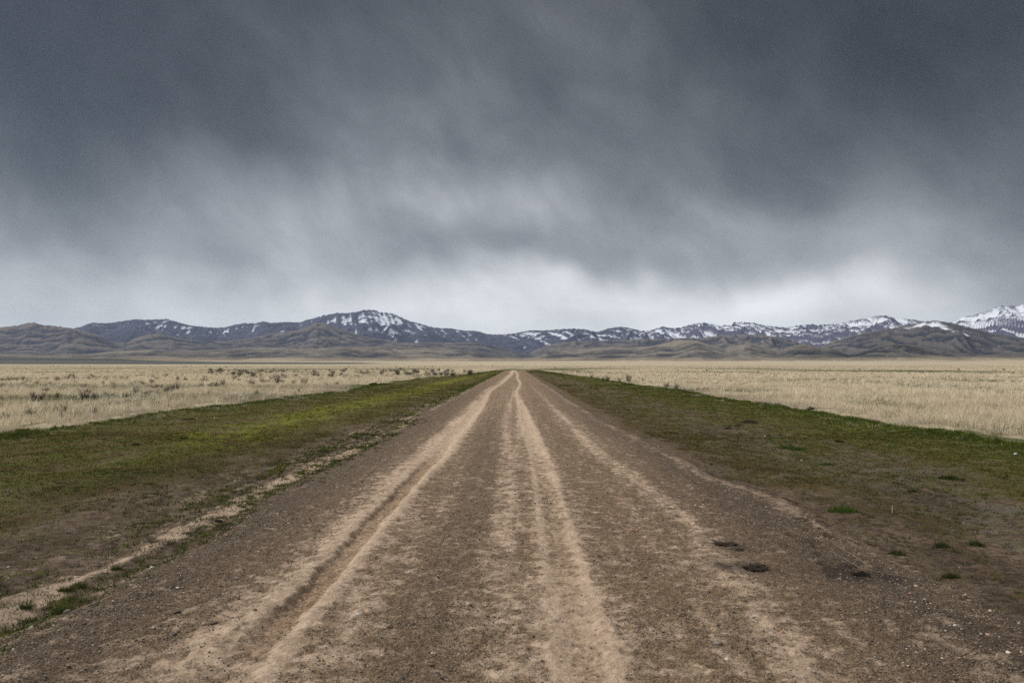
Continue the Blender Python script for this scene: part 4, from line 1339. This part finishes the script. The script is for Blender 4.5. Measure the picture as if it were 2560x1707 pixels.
def stalk(paths, rad, colr, label, name='dry_stalk', cat='stalk', lift=.012):
    B = Bag()
    p0 = px_ground(*paths[0][0][:2])
    base = np.array([p0[0], p0[1], gz(*p0)])
    for pth in paths:
        P = []
        for k, q in enumerate(pth):
            x, y = px_ground(q[0], q[1])
            P.append(np.array([x, y, gz(x, y) + (q[2] if len(q) > 2 else lift)]) - base)
        P = np.array(P)
        t = np.linspace(0, 1, len(P)); tt = np.linspace(0, 1, 4 * len(P))
        P = np.stack([np.interp(tt, t, P[:, i]) for i in range(3)], 1)
        P[1:-1] = (P[:-2] + 2 * P[1:-1] + P[2:]) / 4
        V, Q = tube(P, np.linspace(rad, rad * .5, len(P)), 5)
        B.add(V, Q, np.zeros((0, 3), int), np.tile(np.array(colr), (len(V), 1)))
    o = B.build(name, M_straw)
    o.location = base
    return tag(o, label, cat)


zE = lambda x, y, h=.012: (1700 + x / 3.92, 1250 + y / 3.92, h)
ST = (.32, .25, .16)
stalk([[zE(1890, 692), zE(1740, 602, .025), zE(1610, 530, .03), zE(1500, 455)], [zE(1610, 530, .03), zE(1585, 480, .04), zE(1565, 425, .05)]], .0016, ST,
      'forked dry straw stalk lying on the right road edge')
stalk([[zE(2250, 752), zE(1960, 738, .02), zE(1740, 687, .03), zE(1600, 600, .02), zE(1445, 517)]], .0017, ST, 'long bent dry stalk crossing the forked one')
stalk([[zE(1060, 178), zE(1150, 212, .02), zE(1245, 178)], [zE(1150, 212, .02), zE(1190, 195, .03), zE(1215, 215, .03)]], .0021, (.42, .34, .23), 'small curved dry twig above the hoof prints')
stalk([[zE(2140, 115), zE(2210, 140, .03), zE(2285, 165)]], .0016, ST, 'short dry stalk on the right verge soil')
stalk([[zE(2080, 96), (1700 + 2080 / 3.92, 1250 + 96 / 3.92, .10)]], .004, (.55, .50, .42), 'pale straw standing upright on the right verge')
stalk([[(1952, 1234), (1988, 1246, .03), (2018, 1253)]], .002, ST, 'thin dry stalk at the edge of the dirt by the bright tuft')
stalk([[(2326, 1045, 0), (2333, 1045, .16), (2343, 1045, .42)]], .007, (.40, .27, .15), 'leaning brown stalk in the right grass, nearer one')
stalk([[(2410, 1035, 0), (2417, 1035, .18), (2426, 1035, .40)]], .007, (.40, .27, .15), 'leaning brown stalk in the right grass, further right')
stalk([[(420, 1000, 0), (421, 1000, .2), (420, 1000, .50)], [(420, 1000, .02), (426, 1000, .0)]], .014, (.58, .55, .50), 'pale dead stem standing beside the tall brown sagebrush', 'dead_stem', 'stem')

# ------------------------------------------------------------------ haze
HAZE = 2.1e-5
hb = bmesh.new()
bmesh.ops.create_cube(hb, size=1)
me = bpy.data.meshes.new('haze')
hb.to_mesh(me)
hb.free()
hz = bpy.data.objects.new('haze', me)
col.objects.link(hz)
top = float(Z.max()) + 25
hz.scale = (27000, 18500, top + 8)
hz.location = (0, 8400, (top - 8) / 2)
m, t = new_mat('haze_air')
pv = t.new('ShaderNodeVolumePrincipled')
pv.inputs['Density'].default_value = HAZE
pv.inputs['Color'].default_value = (.60, .75, 1.0, 1)
pv.inputs['Anisotropy'].default_value = 0.2
out = t.new('ShaderNodeOutputMaterial')
t.link(pv.outputs[0], out.inputs['Volume'])
me.materials.append(m)
tag(hz, 'thin bluish haze over the plain and mountains', 'haze', kind='stuff')
